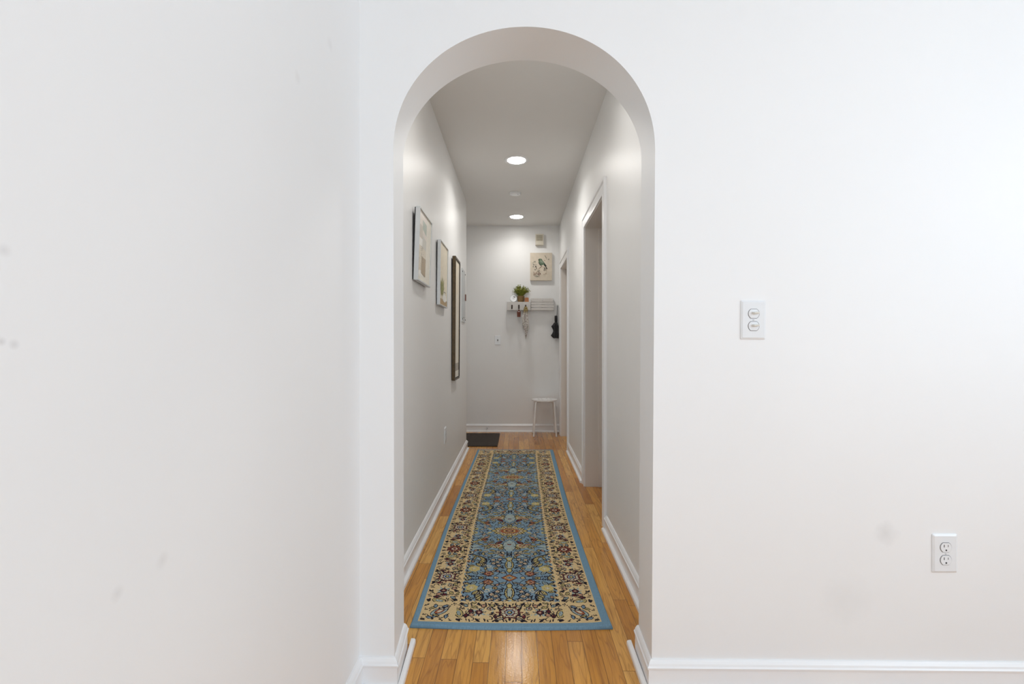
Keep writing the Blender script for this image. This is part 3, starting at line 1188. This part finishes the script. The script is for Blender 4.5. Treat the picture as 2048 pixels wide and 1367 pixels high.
def art_abstract(bm, w, h, x):
    e = .0004
    rng = random.Random(1)
    art_quad(bm, w, h, .0, .62, .62, 1, 1, x + e)
    art_quad(bm, w, h, 0, .30, .60, .80, 5, x + 2 * e)
    art_quad(bm, w, h, .30, .60, .74, .90, 2, x + 2 * e, (.02, -.03, -.02, .0))
    art_quad(bm, w, h, .0, .60, .12, .50, 4, x + 2 * e)
    art_quad(bm, w, h, .0, .30, .50, .61, 3, x + 3 * e)
    art_quad(bm, w, h, .30, .60, .50, .645, 6, x + 3 * e, (0, -.02, -.01, .02))
    art_quad(bm, w, h, .26, .60, .12, .36, 7, x + 3 * e, (.0, -.03, .0, .0))
    art_quad(bm, w, h, .0, .26, .06, .15, 3, x + 3 * e, (.0, -.02, .0, -.02))
    dots(bm, w, h, 30, .20, .40, .28, .50, 8, x + 5 * e, .0028, rng)
    dots(bm, w, h, 30, .02, .30, .16, .40, 8, x + 5 * e, .0016, rng)
    return [A_[k] for k in ('cream', 'pink', 'teal', 'white', 'beige', 'taupe', 'grey', 'brown', 'dark')]


def art_vase(bm, w, h, x):
    e = .0004
    rng = random.Random(4)
    art_quad(bm, w, h, 0, 1, 0, .085, 1, x + e)
    art_quad(bm, w, h, 0, 1, .085, .10, 5, x + e)
    v = [bm.verts.new((x + 3 * e, (.62 - .5) * w + .085 * math.cos(a), (.132 - .5) * h + .030 * math.sin(a))) for a in np.linspace(0, 2 * PI, 24, endpoint=False)]
    bm.faces.new(v).material_index = 2
    art_quad(bm, w, h, .55, .69, .185, .215, 2, x + 3 * e)
    art_quad(bm, w, h, .50, .78, .222, .238, 4, x + 4 * e, (0, .006, -.002, -.006))
    for i in range(46):
        a = rng.uniform(-1.0, 1.0)
        L = rng.uniform(.05, .115)
        y0, z0 = (.30 - .5) * w + rng.uniform(-.035, .035), (.15 - .5) * h + rng.uniform(0, .075)
        y1, z1 = y0 + L * math.sin(a), z0 + L * math.cos(a) * .75
        nx, nz = math.cos(a) * .005, -math.sin(a) * .003
        q = [(y0 - nx, z0 - nz), ((y0 + y1) / 2 - nx * 1.3, (z0 + z1) / 2 - nz * 1.3), (y1, z1), ((y0 + y1) / 2 + nx * 1.3, (z0 + z1) / 2 + nz * 1.3), (y0 + nx, z0 + nz)]
        bm.faces.new([bm.verts.new((x + (5 + i * .05) * e, p, q_)) for p, q_ in q]).material_index = 3
    return [A_[k] for k in ('sand', 'tan', 'white', 'leaf', 'dark', 'brown')]


def art_tall(bm, w, h, x):
    e = .0004
    art_quad(bm, w, h, 0, 1, .0, .055, 1, x + e)
    art_quad(bm, w, h, 0, 1, .055, .12, 2, x + e)
    art_quad(bm, w, h, .35, .75, .12, .72, 3, x + e, (0, 0, .03, -.02))
    art_quad(bm, w, h, .6, .95, .55, .93, 4, x + 2 * e, (.02, 0, 0, .03))
    rng = random.Random(9)
    dots(bm, w, h, 14, .3, .7, .3, .42, 5, x + 4 * e, .003, rng)
    return [A_[k] for k in ('sand', 'cream', 'mid', 'cream', 'beige', 'brown')]


wall_picture('framed_picture', 'silver framed abstract print nearest the arch on the left hall wall', 2.462, 2.815,
             1.494, 1.884, .024, .007, 'silver', math.radians(1.9), .006, art_abstract)
wall_picture('framed_picture', 'silver framed print of a leafy plant in a white vase', 3.19, 3.545, 1.424, 1.872, .022, .006, 'silver', math.radians(.7), .004, art_vase)
wall_picture('framed_picture', 'tall narrow dark bronze framed beige artwork on the left hall wall', 3.925, 4.245, .842, 1.898, .026, .022, 'bronze',
             math.radians(.4), .003, art_tall, rim_mat='black')

# breaker panel
ya, yb = on_x(922.6, 600, HL)[1], on_x(928.6, 600, HL)[1]
zb, ztp = on_x(925, 644, HL)[2], on_x(925, 539, HL)[2]
t = thing('breaker_panel', 'pale grey electrical panel cover at the end of the left hall wall', 'electrical panel', (HL, (ya + yb) / 2, zb))
w, h = yb - ya, ztp - zb
bm = bmesh.new()
box(bm, .0, .010, -w / 2, w / 2, 0, h)
build('cover', bm, 'panel', t, bevel=.002)
bm = bmesh.new()
box(bm, .010, .014, -w / 2 + .03, w / 2 - .02, .05, h - .09)
build('panel_door', bm, 'panel', t, bevel=.0015)
bm = bmesh.new()
box(bm, .010, .022, w / 2 - .06, w / 2 - .012, h * .43, h * .55)
build('latch', bm, 'latch', t, bevel=.002)
for yy in (-w / 2 + .014, w / 2 - .014):
    for zz in (.03, h - .03):
        bm = bmesh.new()
        lathe(bm, [(.008, 0), (.008, .002), (.005, .004)], 14, 'x', (.010, yy, zz))
        build('screw', bm, 'slot', t, smooth=True)

# ------------------------------------------------------------------ ceiling fittings
M['lens'] = emit('lit_lens', (1.0, 0.97, 0.92), 44.0)


def ceiling_light(p, label, LAMP):
    t = thing('recessed_light', label, 'ceiling light', (p[0], p[1], ZC), 'recessed hall lights')
    bm = bmesh.new()
    n = 48
    prof = [(.105, 0), (.105, -.002), (.100, -.005), (.090, -.006), (.078, -.004), (.076, -.0005)]
    rings = [[bm.verts.new((r * math.cos(2 * PI * k / n), r * math.sin(2 * PI * k / n), z)) for k in range(n)] for r, z in prof]
    for i in range(len(prof) - 1):
        for k in range(n):
            bm.faces.new([rings[i][k], rings[i][(k + 1) % n], rings[i + 1][(k + 1) % n], rings[i + 1][k]])
    recalc(bm)
    build('trim_ring', bm, 'trim', t, smooth=True)
    bm = bmesh.new()
    lathe(bm, [(.0755, -.0002), (.0755, -.0030), (.06, -.0036)], 48)
    build('lens', bm, 'lens', t, smooth=True)
    ld = bpy.data.lights.new('recessed_lamp', 'AREA')
    ld.shape = 'DISK'
    ld.size = .14
    ld.energy = LAMP
    ld.color = (1.0, 0.97, 0.93)
    ld.spread = math.radians(145)
    lo = bpy.data.objects.new('recessed_lamp', ld)
    COL.objects.link(lo)
    lo.parent = t
    lo.location = (0, 0, -.008)
    return t


LIGHT_A, LIGHT_B = on_z(1033, 320, ZC), on_z(1033, 433, ZC)
ceiling_light(LIGHT_A, 'lit recessed ceiling light nearer the arch in the hall', 6.4)
ceiling_light(LIGHT_B, 'lit recessed ceiling light near the back hall wall', 2.5)
# unseen extra lamp continuing the row, added to brighten the near hall
struct(ceiling_light((LIGHT_A[0], 2 * LIGHT_A[1] - LIGHT_B[1]), 'added unseen recessed light behind the top of the arch, brightening the near hall', 2.6))
p = on_z(1030, 386, ZC)
bm = bmesh.new()
lathe(bm, [(.062, 0), (.062, -.006), (.055, -.014), (.02, -.017)], 40)
o = build('ceiling_cover', bm, 'plastic', None, smooth=True, loc=(p[0], p[1], ZC))
tag(o, 'flat round unlit white cover on the ceiling between the two lights', 'ceiling cover')
bm = bmesh.new()
lathe(bm, [(.006, -.0150), (.006, -.0172)], 12, 'z', (.03, -.01, 0))
build('test_button', bm, 'groove', o)

# ------------------------------------------------------------------ back wall group
# chime box
p0, p1 = on_y(1070.8, 491, YB), on_y(1086.6, 469.3, YB)
w, h = p1[0] - p0[0], p1[2] - p0[2]
t = thing('door_chime', 'small beige square chime box high on the back wall', 'door chime', ((p0[0] + p1[0]) / 2, YB, p0[2]))
bm = bmesh.new()
box(bm, -w / 2, w / 2, -.05, .0, 0, h)
build('housing', bm, 'chime', t, bevel=.004)
bm = bmesh.new()
for k in range(6):
    z = h * .38 + k * h * .088
    box(bm, -w / 2 + .010, w / 2 - .012, -.053, -.0495, z, z + h * .055)
for k in range(4):
    x = -w / 2 + .022 + k * (w - .05) / 3
    box(bm, x, x + .003, -.0535, -.0495, h * .36, h * .90)
build('grille', bm, 'chime_dark', t)

# bird canvas
p0, p1 = on_y(1060.4, 560.3, YB - .035), on_y(1104, 505.2, YB - .035)
w, h = p1[0] - p0[0], p1[2] - p0[2]
t = thing('bird_canvas', 'beige canvas painting of a green bird on a flowering twig', 'painting', ((p0[0] + p1[0]) / 2, YB, p0[2]))
bm = bmesh.new()
box(bm, -w / 2, w / 2, -.035, .0, 0, h)
build('canvas', bm, 'canvas', t, bevel=.002)
B_ = {k: flat('bird_' + k, c) for k, c in dict(green=(.11, .16, .10), pale=(.21, .26, .19), dark=(.022, .026, .02), twig=(.22, .15, .09),
      flower=(.16, .07, .06), soft=(.36, .27, .20), grey=(.13, .14, .11)).items()}


def CV(px, py):           # zoomed picture coordinates -> canvas local
    return ((px - 345) / (845 - 345) * w - w / 2, h - (py - 515) / (1140 - 515) * h)


bm = bmesh.new()
lay = [0.0]


def patch(pts, mi):
    lay[0] += .00006
    vs = [bm.verts.new((CV(*q)[0], -.0354 - lay[0], CV(*q)[1])) for q in pts]
    f = bm.faces.new(vs)
    f.material_index = mi
    f.normal_update()
    if f.normal.y > 0:
        f.normal_flip()


def line(pts, wd, mi):
    for (x0, y0), (x1, y1) in zip(pts[:-1], pts[1:]):
        L = math.hypot(x1 - x0, y1 - y0)
        nx, ny = -(y1 - y0) / L * wd / 2, (x1 - x0) / L * wd / 2
        patch([(x0 + nx, y0 + ny), (x1 + nx, y1 + ny), (x1 - nx, y1 - ny), (x0 - nx, y0 - ny)], mi)


line([(540, 880), (600, 835), (610, 815)], 9, 3)
line([(610, 815), (560, 855), (470, 990)], 5, 3)
line([(600, 830), (700, 850), (720, 960)], 4, 3)
patch([(640, 750), (680, 770), (735, 870), (745, 890), (715, 860), (660, 800)], 2)
patch([(530, 675), (540, 655), (565, 645), (600, 648), (618, 665), (625, 690), (655, 720), (690, 770), (725, 815), (735, 825), (690, 805), (650, 785),
       (610, 800), (580, 795), (553, 765), (538, 725), (540, 695)], 0)
patch([(535, 720), (548, 740), (575, 780), (600, 800), (615, 815), (590, 810), (560, 785), (540, 755)], 2)
patch([(560, 690), (600, 680), (640, 720), (660, 750), (620, 745), (580, 730)], 1)
patch([(655, 745), (700, 790), (728, 822), (690, 808), (660, 780)], 2)
patch([(528, 680), (545, 665), (560, 680), (545, 690)], 2)
patch([(560, 655), (600, 655), (610, 668), (570, 668)], 1)
patch([(553, 664), (561, 660), (565, 668), (556, 671)], 2)
rng = random.Random(12)
for (ax, ay, sx, sy, n, mi) in ((440, 720, 25, 15, 6, 6), (445, 800, 35, 60, 14, 6), (465, 860, 30, 40, 10, 2), (690, 590, 8, 14, 3, 6), (715, 640, 14, 20, 4, 6),
                                (770, 665, 14, 10, 3, 6), (680, 690, 10, 10, 2, 3), (690, 880, 35, 35, 12, 2), (500, 1000, 80, 50, 22, 4), (490, 1040, 60, 20, 10, 6),
                                (540, 970, 50, 30, 8, 5), (680, 990, 30, 15, 5, 5), (450, 1000, 40, 30, 8, 5), (560, 905, 10, 8, 2, 6), (530, 930, 12, 10, 3, 6)):
    for _ in range(n):
        x, y = ax + rng.uniform(-sx, sx), ay + rng.uniform(-sy, sy)
        a, r1, r2 = rng.uniform(0, PI), rng.uniform(9, 17), rng.uniform(4, 8)
        patch([(x + r1 * math.cos(a), y + r1 * math.sin(a)), (x - r2 * math.sin(a), y + r2 * math.cos(a)), (x - r1 * math.cos(a), y - r1 * math.sin(a)),
               (x + r2 * math.sin(a), y - r2 * math.cos(a))], mi)
build('bird_painting', bm, [B_[k] for k in ('green', 'pale', 'dark', 'twig', 'flower', 'soft', 'grey')], t)

# hook shelf
SD = .10                                       # shelf depth
p0, p1 = on_y(1014.3, 619.7, YB - SD), on_y(1061.2, 603.2, YB - SD)
w, h = p1[0] - p0[0], p1[2] - p0[2]
SHZ = p1[2]
sx0 = (p0[0] + p1[0]) / 2
t = thing('hook_shelf', 'small white wall shelf with three dark coat hooks', 'shelf', (sx0, YB, p0[2]))
bm = bmesh.new()
box(bm, -w / 2, w / 2, -SD, -.0005, h - .011, h)
build('top_board', bm, 'shelf', t, bevel=.001)
bm = bmesh.new()
box(bm, -w / 2, w / 2, -SD, -SD + .011, 0, h - .0112)
build('front_board', bm, 'shelf', t, bevel=.001)
for x in (-w / 2, w / 2 - .011):
    bm = bmesh.new()
    prism(bm, [(x, -SD + .0112, .0), (x, -.0005, .03), (x, -.0005, h - .0112), (x, -SD + .0112, h - .0112)], (.011, 0, 0))
    build('side_board', bm, 'shelf', t)
hook_x = []
for px in (242, 383, 519):
    x = (px - 145) / (620 - 145) * w - w / 2
    hook_x.append(x)
    bm = bmesh.new()
    z0 = h * .30
    box(bm, x - .009, x + .009, -SD - .004, -SD, z0 - .014, z0 + .034)
    tube(bm, [(x, -SD - .003, z0 + .018), (x, -SD - .022, z0 + .022), (x, -SD - .027, z0 + .030)], .0042, 8, rs=[.005, .0055, .011])
    tube(bm, [(x, -SD - .003, z0 - .002), (x, -SD - .014, z0 - .016), (x, -SD - .026, z0 - .012), (x, -SD - .028, z0 - .002)], .0042, 8, rs=[.005, .005, .0055, .009])
    build('hook', bm, 'hook', t, smooth=True)

# slatted rack
RD = .07
q0, q1 = on_y(1061.8, 619.8, YB - RD), on_y(1108, 596.4, YB - RD)
w2, h2 = q1[0] - q0[0], q1[2] - q0[2]
t = thing('slatted_rack', 'white slatted letter rack right of the hook shelf', 'rack', ((q0[0] + q1[0]) / 2, YB, q0[2]))
bm = bmesh.new()
for a, b in ((0, .20), (.245, .44), (.485, .67), (.715, 1.0)):
    box(bm, -w2 / 2 + .002, w2 / 2 - .002, -RD, -RD + .009, h2 * a, h2 * b)
build('front_slats', bm, 'shelf', t, bevel=.001)
for x in (-w2 / 2 + .004, -.006, w2 / 2 - .016):
    bm = bmesh.new()
    box(bm, x, x + .012, -RD + .0092, -.0105, 0, h2)
    build('upright', bm, 'shelf', t)
bm = bmesh.new()
box(bm, -w2 / 2, w2 / 2, -.010, -.0005, h2 * .70, h2)
build('back_board', bm, 'shelf', t)
bm = bmesh.new()
box(bm, -w2 / 2, w2 / 2, -RD + .0092, -.0105, -.004, .004)
build('bottom_board', bm, 'shelf', t)
for x in (-w2 / 2 + .010, .0, w2 / 2 - .012):
    bm = bmesh.new()
    lathe(bm, [(.006, 0), (.0065, .004), (.004, .008)], 14, 'y', (x, -RD, h2 * .88))
    build('knob', bm, 'plastic', t, smooth=True)

# things on the shelf
YS = YB - SD
c0 = on_y(1027.2, 594.8, YS + .045)
r = .045
t = thing('round_disc', 'small round white disc with a black label standing on the hook shelf', 'ornament', (c0[0], YS + .05, SHZ + .0004))
bm = bmesh.new()
lathe(bm, [(r * .93, 0), (r, .004), (r, .016), (r * .94, .020)], 40, 'y', (0, .010, 0))
bm.transform(Matrix.Translation((0, 0, r + .0006)) @ Matrix.Rotation(math.radians(-10), 4, 'X'))
build('disc', bm, 'plastic', t, smooth=True)
R_ = Matrix.Translation((0, 0, r + .0006)) @ Matrix.Rotation(math.radians(-10), 4, 'X')
bm = bmesh.new()
prism(bm, [(-.003, -.0102, .018), (.020, -.0102, .010), (.022, -.0102, .019), (.0, -.0102, .027)], (0, -.0006, 0))
bm.transform(R_)
build('label', bm, 'slot', t)['label'] = 'black label'
bm = bmesh.new()
for z, a, b in ((.000, -.012, .012), (-.010, -.010, .010)):
    box(bm, a, b, -.0106, -.0102, z, z + .0025)
bm.transform(R_)
build('print_lines', bm, 'groove', t)

c0 = on_y(1042, 596, YS + .05)
t = thing('potted_plant', 'bushy green grassy plant in a woven pot on the hook shelf', 'plant', (c0[0] - .002, YS + .056, SHZ + .0004))
bm = bmesh.new()
prof = [(.034, 0), (.038, .004), (.041, .03), (.043, .062), (.044, .078), (.040, .080), (.038, .066)]
lathe(bm, prof, 40)
for k in range(22):
    a = 2 * PI * k / 22
    tube(bm, [(.036 * math.cos(a), .036 * math.sin(a), .002), (.0425 * math.cos(a), .0425 * math.sin(a), .035), (.0455 * math.cos(a), .0455 * math.sin(a), .078)], .0022, 6)
build('pot', bm, 'basket', t, smooth=True)
bm = bmesh.new()
rng = random.Random(21)
for i in range(150):
    a = rng.uniform(0, 2 * PI)
    lean = rng.uniform(0, 1) ** .7
    L = rng.uniform(.095, .160) * (1.0 if lean < .7 else .95)
    tip = Vector((.128 * lean * math.cos(a), .078 * lean * math.sin(a) - .004, .072 + L * (1.05 - .42 * lean)))
    b0 = Vector((.022 * math.cos(a) * rng.random(), .022 * math.sin(a) * rng.random(), .066))
    mid = b0.lerp(tip, .5) + Vector((0, 0, .018 * lean))
    tube(bm, [b0, mid, tip], .0014, 4, rs=[.0016, .0014, .0008])
    for k in range(7):
        f = .3 + .7 * k / 6
        q = (b0.lerp(mid, f * 2) if f < .5 else mid.lerp(tip, f * 2 - 1))
        d = Vector((rng.uniform(-1, 1), rng.uniform(-1, 1), rng.uniform(.3, 1.4))).normalized()
        s = d.cross(Vector((rng.uniform(-1, 1), rng.uniform(-1, 1), .3))).normalized()
        l, ww = rng.uniform(.014, .025), rng.uniform(.0035, .0062)
        mi = 1 if (k > 5 and rng.random() < .45) else 0
        vs = [bm.verts.new(x) for x in (q, q + d * l * .5 + s * ww, q + d * l, q + d * l * .5 - s * ww)]
        bm.faces.new(vs).material_index = mi
o = build('foliage', bm, ['leaf', 'leaf_tip'], t)

c0 = on_y(1052.3, 598, YS + .04)
t = thing('orange_jar', 'small squarish orange jar right of the plant on the shelf', 'jar', (c0[0] + .006, YS + .030, SHZ + .0004))
bm = bmesh.new()
box(bm, -.026, .026, -.024, .024, 0, .050)
build('jar_body', bm, 'orange', t, bevel=.006, seg=3)
bm = bmesh.new()
box(bm, -.020, .020, -.018, .018, .0502, .056)
build('jar_rim', bm, 'orange', t, bevel=.003)

# hanging on the hooks
HZ = p0[2] + h * .30
x = sx0 + hook_x[1]
t = thing('key_tag', 'red brown leather tag hanging from the middle hook', 'key tag', (x, YS - .022, HZ - .0095))
bm = bmesh.new()
pts = [(0, 0)]
n = 20
prev = None
ring = [(.011 * math.sin(2 * PI * k / n), 0, -.008 + .011 * math.cos(2 * PI * k / n)) for k in range(n + 1)]
tube(bm, ring, .0013, 6, cap=False)
build('ring', bm, 'steel', t, smooth=True)
bm = bmesh.new()
out = [(-.008, -.018), (.008, -.018), (.010, -.030), (.022, -.040), (.024, -.050), (.023, -.108), (.019, -.112), (-.019, -.112), (-.023, -.108), (-.024, -.050), (-.022, -.040), (-.010, -.030)]
prism(bm, [(a, -.004, b) for a, b in out], (0, .008, 0))
build('tag_body', bm, 'leather', t, bevel=.0015)
bm = bmesh.new()
box(bm, -.012, .012, -.0048, -.0040, -.046, -.041)
build('stud_strip', bm, 'plastic', t)


def scarf_mat():
    m = NT('printed_scarf')
    p = m.obj()
    a = m.noise(p, 60, 3, .6)
    b = m.noise(p, 95, 2, .5)
    c = m.ramp(a, [(.30, (.62, .60, .57)), (.52, (.60, .57, .54)), (.58, (.27, .20, .19)), (.66, (.52, .43, .42))])
    c = m.mix(m.ramp(b, [(.54, (0, 0, 0)), (.60, (.9, .9, .9))]), c, (.22, .23, .19))
    sp = m.n('ShaderNodeSeparateXYZ')
    m.put(sp.inputs[0], p)
    k = m.math('MULTIPLY', m.math('ADD', sp.outputs[2], .085), 22.0, clamp=True)
    ol = m.ramp(m.noise(p, 70, 2), [(.42, (.15, .10, .03)), (.58, (.38, .30, .14))])
    c = m.mix(k, c, ol)
    m.set(Base_Color=c, Roughness=.85)
    return m.m


M['scarf'] = scarf_mat()
x = sx0 + hook_x[2]
t = thing('printed_scarf', 'long pale patterned scarf hanging from the right hook', 'scarf', (x, YS - .036, HZ - .004))


def cloth_tail(name, rows, ph, nf):
    """hanging gathered cloth: rows of (z, centre x, half width, half depth)"""
    bm = bmesh.new()
    n = 28
    rings = []
    z = [q[0] for q in rows][::-1]
    zz = np.linspace(rows[0][0], rows[-1][0], 26)
    for h_ in zz:
        cx_, hw_, hd_ = (np.interp(h_, z, [q[i] for q in rows][::-1]) for i in (1, 2, 3))
        ring = []
        for k in range(n):
            a = 2 * PI * k / n
            f = 1 + .22 * math.sin(nf * a + ph + h_ * 18)
            ring.append(bm.verts.new((cx_ + hw_ * f * math.cos(a), hd_ * f * math.sin(a), h_)))
        rings.append(ring)
    for i in range(len(rings) - 1):
        for k in range(n):
            bm.faces.new([rings[i][k], rings[i + 1][k], rings[i + 1][(k + 1) % n], rings[i][(k + 1) % n]])
    bm.faces.new(rings[0][::-1])
    bm.faces.new(rings[-1])
    recalc(bm)
    return build(name, bm, 'scarf', t, smooth=True)


cloth_tail('knot', [(.018, .0, .008, .006), (.004, .002, .017, .010), (-.030, .002, .026, .014), (-.056, .0, .024, .013), (-.07, -.004, .016, .010)], 0, 5)
cloth_tail('long_tail', [(-.06, .004, .016, .009), (-.12, .010, .022, .011), (-.20, .014, .025, .012), (-.27, .010, .022, .011), (-.33, .006, .013, .008), (-.40, .002, .006, .005)], 1.0, 5)
cloth_tail('short_tail', [(-.058, -.010, .012, .008), (-.10, -.022, .017, .009), (-.17, -.028, .019, .010), (-.235, -.024, .014, .008), (-.29, -.014, .004, .004)], 2.4, 4)

# umbrella
ux = on_y(1112, 640, YB - .05)[0]
zt_, zhb, zb_ = on_y(1112, 609, YB - .05)[2], on_y(1112, 631, YB - .05)[2], on_y(1112, 676, YB - .05)[2]
t = thing('folded_umbrella', 'black folding umbrella hanging by its strap beside the far doorway', 'umbrella', (ux, YB - .05, zb_))
H_ = zhb - zb_
bm = bmesh.new()
n = 48
lv = [(0, .020, .020), (0, .033, .033), (.016, .033, .050), (.039, .033, .068), (.068, .033, .050), (.10, .030, .036), (.12, .030, .038), (.146, .032, .050),
      (.172, .033, .062), (.198, .026, .040), (.218, .022, .029), (.23, .017, .018)]      # height, reach to the right, reach to the left
sc = H_ * .71 / .23
rings = []
for z, rr_, rl_ in lv:
    ring = []
    for k in range(n):
        a = 2 * PI * k / n
        f = .72 + .28 * abs(math.cos(3 * a)) ** 1.5
        ring.append(bm.verts.new((f * math.cos(a) * (rr_ if math.cos(a) > 0 else rl_), f * math.sin(a) * min(.034, (rr_ + rl_) * .5), z * sc)))
    rings.append(ring)
for i in range(len(rings) - 1):
    for k in range(n):
        bm.faces.new([rings[i][k], rings[i][(k + 1) % n], rings[i + 1][(k + 1) % n], rings[i + 1][k]])
bm.faces.new(rings[0][::-1])
bm.faces.new(rings[-1])
recalc(bm)
build('canopy', bm, 'umbrella', t)
bm = bmesh.new()
z0 = .23 * sc + .0005
z1 = zhb - zb_
lathe(bm, [(.015, z0), (.018, z0 + .004), (.019, (z0 + z1) / 2), (.019, z1 - .004), (.016, z1)], 20)
build('handle', bm, 'umbrella', t, smooth=True)
bm = bmesh.new()
zs = zt_ - zb_
tube(bm, [(.010, 0, z1), (.014, .006, z1 + .05), (.022, .03, zs), (.026, .03, zs), (.020, .006, z1 + .05), (.014, 0, z1)], .0018, 6)
build('strap', bm, 'umbrella', t, smooth=True)
bm = bmesh.new()
lathe(bm, [(.004, 0), (.004, .022), (.007, .024), (.007, .027)], 12, 'y', (ux + .024, YB, zt_ - .004))
o = build('wall_peg', bm, 'steel', None, smooth=True)
tag(o, 'tiny peg on the back wall carrying the umbrella strap', 'peg')

# stool
SX, SY, SH = on_y(1089, 800, 5.92)[0], 5.92, .452
t = thing('round_stool', 'white round stool with a perforated seat against the back wall', 'stool', (SX, SY, 0))
bm = bmesh.new()
edges = []


def circ(cx_, cy_, r_, n_):
    vs = [bm.verts.new((cx_ + r_ * math.cos(2 * PI * k / n_), cy_ + r_ * math.sin(2 * PI * k / n_), SH)) for k in range(n_)]
    return [bm.edges.new((vs[k], vs[(k + 1) % n_])) for k in range(n_)]


SR = .163
edges += circ(0, 0, SR, 56)
for k in range(8):
    a = 2 * PI * k / 8 + PI / 8
    edges += circ(.083 * math.cos(a), .083 * math.sin(a), .0155, 16)
bmesh.ops.triangle_fill(bm, use_beauty=True, use_dissolve=False, edges=edges)
r_ = bmesh.ops.extrude_face_region(bm, geom=bm.faces[:])
bmesh.ops.translate(bm, verts=[v for v in r_['geom'] if isinstance(v, bmesh.types.BMVert)], vec=(0, 0, -.014))
recalc(bm)
build('seat', bm, 'stool', t)
for sx_ in (-1, 1):
    for sy_ in (-1, 1):
        bm = bmesh.new()
        a = Vector((sx_ * .05, sy_ * .045, SH - .022))
        b = Vector((sx_ * .115, sy_ * .105, SH - .022))
        c = Vector((sx_ * .141, sy_ * .132, .004))
        path = [a, a.lerp(b, .8)] + [b.lerp(b, 0) + (a - b).normalized() * .022 * (1 - s) ** 2 + (c - b).normalized() * .030 * s * s for s in (.25, .5, .75)] + [b + (c - b).normalized() * .035, c]
        tube(bm, path, .0105, 12)
        lg = build('leg', bm, 'stool', t, smooth=True)
        bm = bmesh.new()
        lathe(bm, [(.011, 0), (.0125, .003), (.0118, .016)], 12, 'z', (c.x, c.y, 0))
        build('foot_cap', bm, 'plastic', lg, smooth=True)

# doormat
xr = on_z(995, 890, .01)[0]
y_n = on_z(990, 891, .01)[1]
y_f = on_z(990, 865.5, .01)[1]
bm = bmesh.new()
box(bm, xr - .52, xr, y_n, y_f, .0005, .010)
for k in range(30):
    xx = xr - .51 + k * .0168
    box(bm, xx, xx + .010, y_n + .012, y_f - .012, .0098, .0125)
o = build('doormat', bm, 'mat')
tag(o, 'dark brown doormat at the end of the hall', 'doormat')

# spring door stop on the back baseboard
p = on_y(974, 858, YB)
t = thing('door_stop', 'tiny spring door stop on the back baseboard above the doormat', 'door stop', (p[0], YB - .0135, .050))
bm = bmesh.new()
lathe(bm, [(.010, 0), (.010, .004), (.006, .006)], 16, 'y')
build('mount', bm, 'steel', t, smooth=True)
bm = bmesh.new()
tube(bm, [(.0055 * math.cos(k * .8), -.006 - k * .0009, .0055 * math.sin(k * .8)) for k in range(64)], .0011, 5)
build('spring', bm, 'steel', t)
bm = bmesh.new()
lathe(bm, [(.008, .063), (.009, .066), (.008, .078), (.004, .080)], 14, 'y')
build('tip', bm, 'plastic', t, smooth=True)

# ------------------------------------------------------------------ light
w = bpy.data.worlds.new('daylight')
S.world = w
w.use_nodes = True
bg = w.node_tree.nodes['Background']
bg.inputs[0].default_value = (.92, .96, 1.0, 1)
bg.inputs[1].default_value = 0.5


def area(name, loc, rot, sx, sy, e, col):
    ld = bpy.data.lights.new(name, 'AREA')
    ld.shape = 'RECTANGLE'
    ld.size, ld.size_y = sx, sy
    ld.energy = e
    ld.color = col
    o = bpy.data.objects.new(name, ld)
    COL.objects.link(o)
    o.location = loc
    o.rotation_euler = rot
    return o


area('window_daylight', (RX + .15, (W1[0] + W1[1]) / 2, (W1[2] + W1[3]) / 2), (PI / 2, 0, PI / 2), W1[1] - W1[0], W1[3] - W1[2], 62, (.75, .875, .985))
area('window_daylight_rear', ((W2[0] + W2[1]) / 2, RY - .15, (W2[2] + W2[3]) / 2), (PI / 2, 0, 0), W2[1] - W2[0], W2[3] - W2[2], 57, (.79, .895, .98))

S.cycles.max_bounces = 14
S.cycles.diffuse_bounces = 10
S.view_settings.view_transform = 'Standard'
S.view_settings.look = 'None'
S.view_settings.gamma = 1
S.view_settings.use_curve_mapping = False
S.view_settings.exposure = 0.0
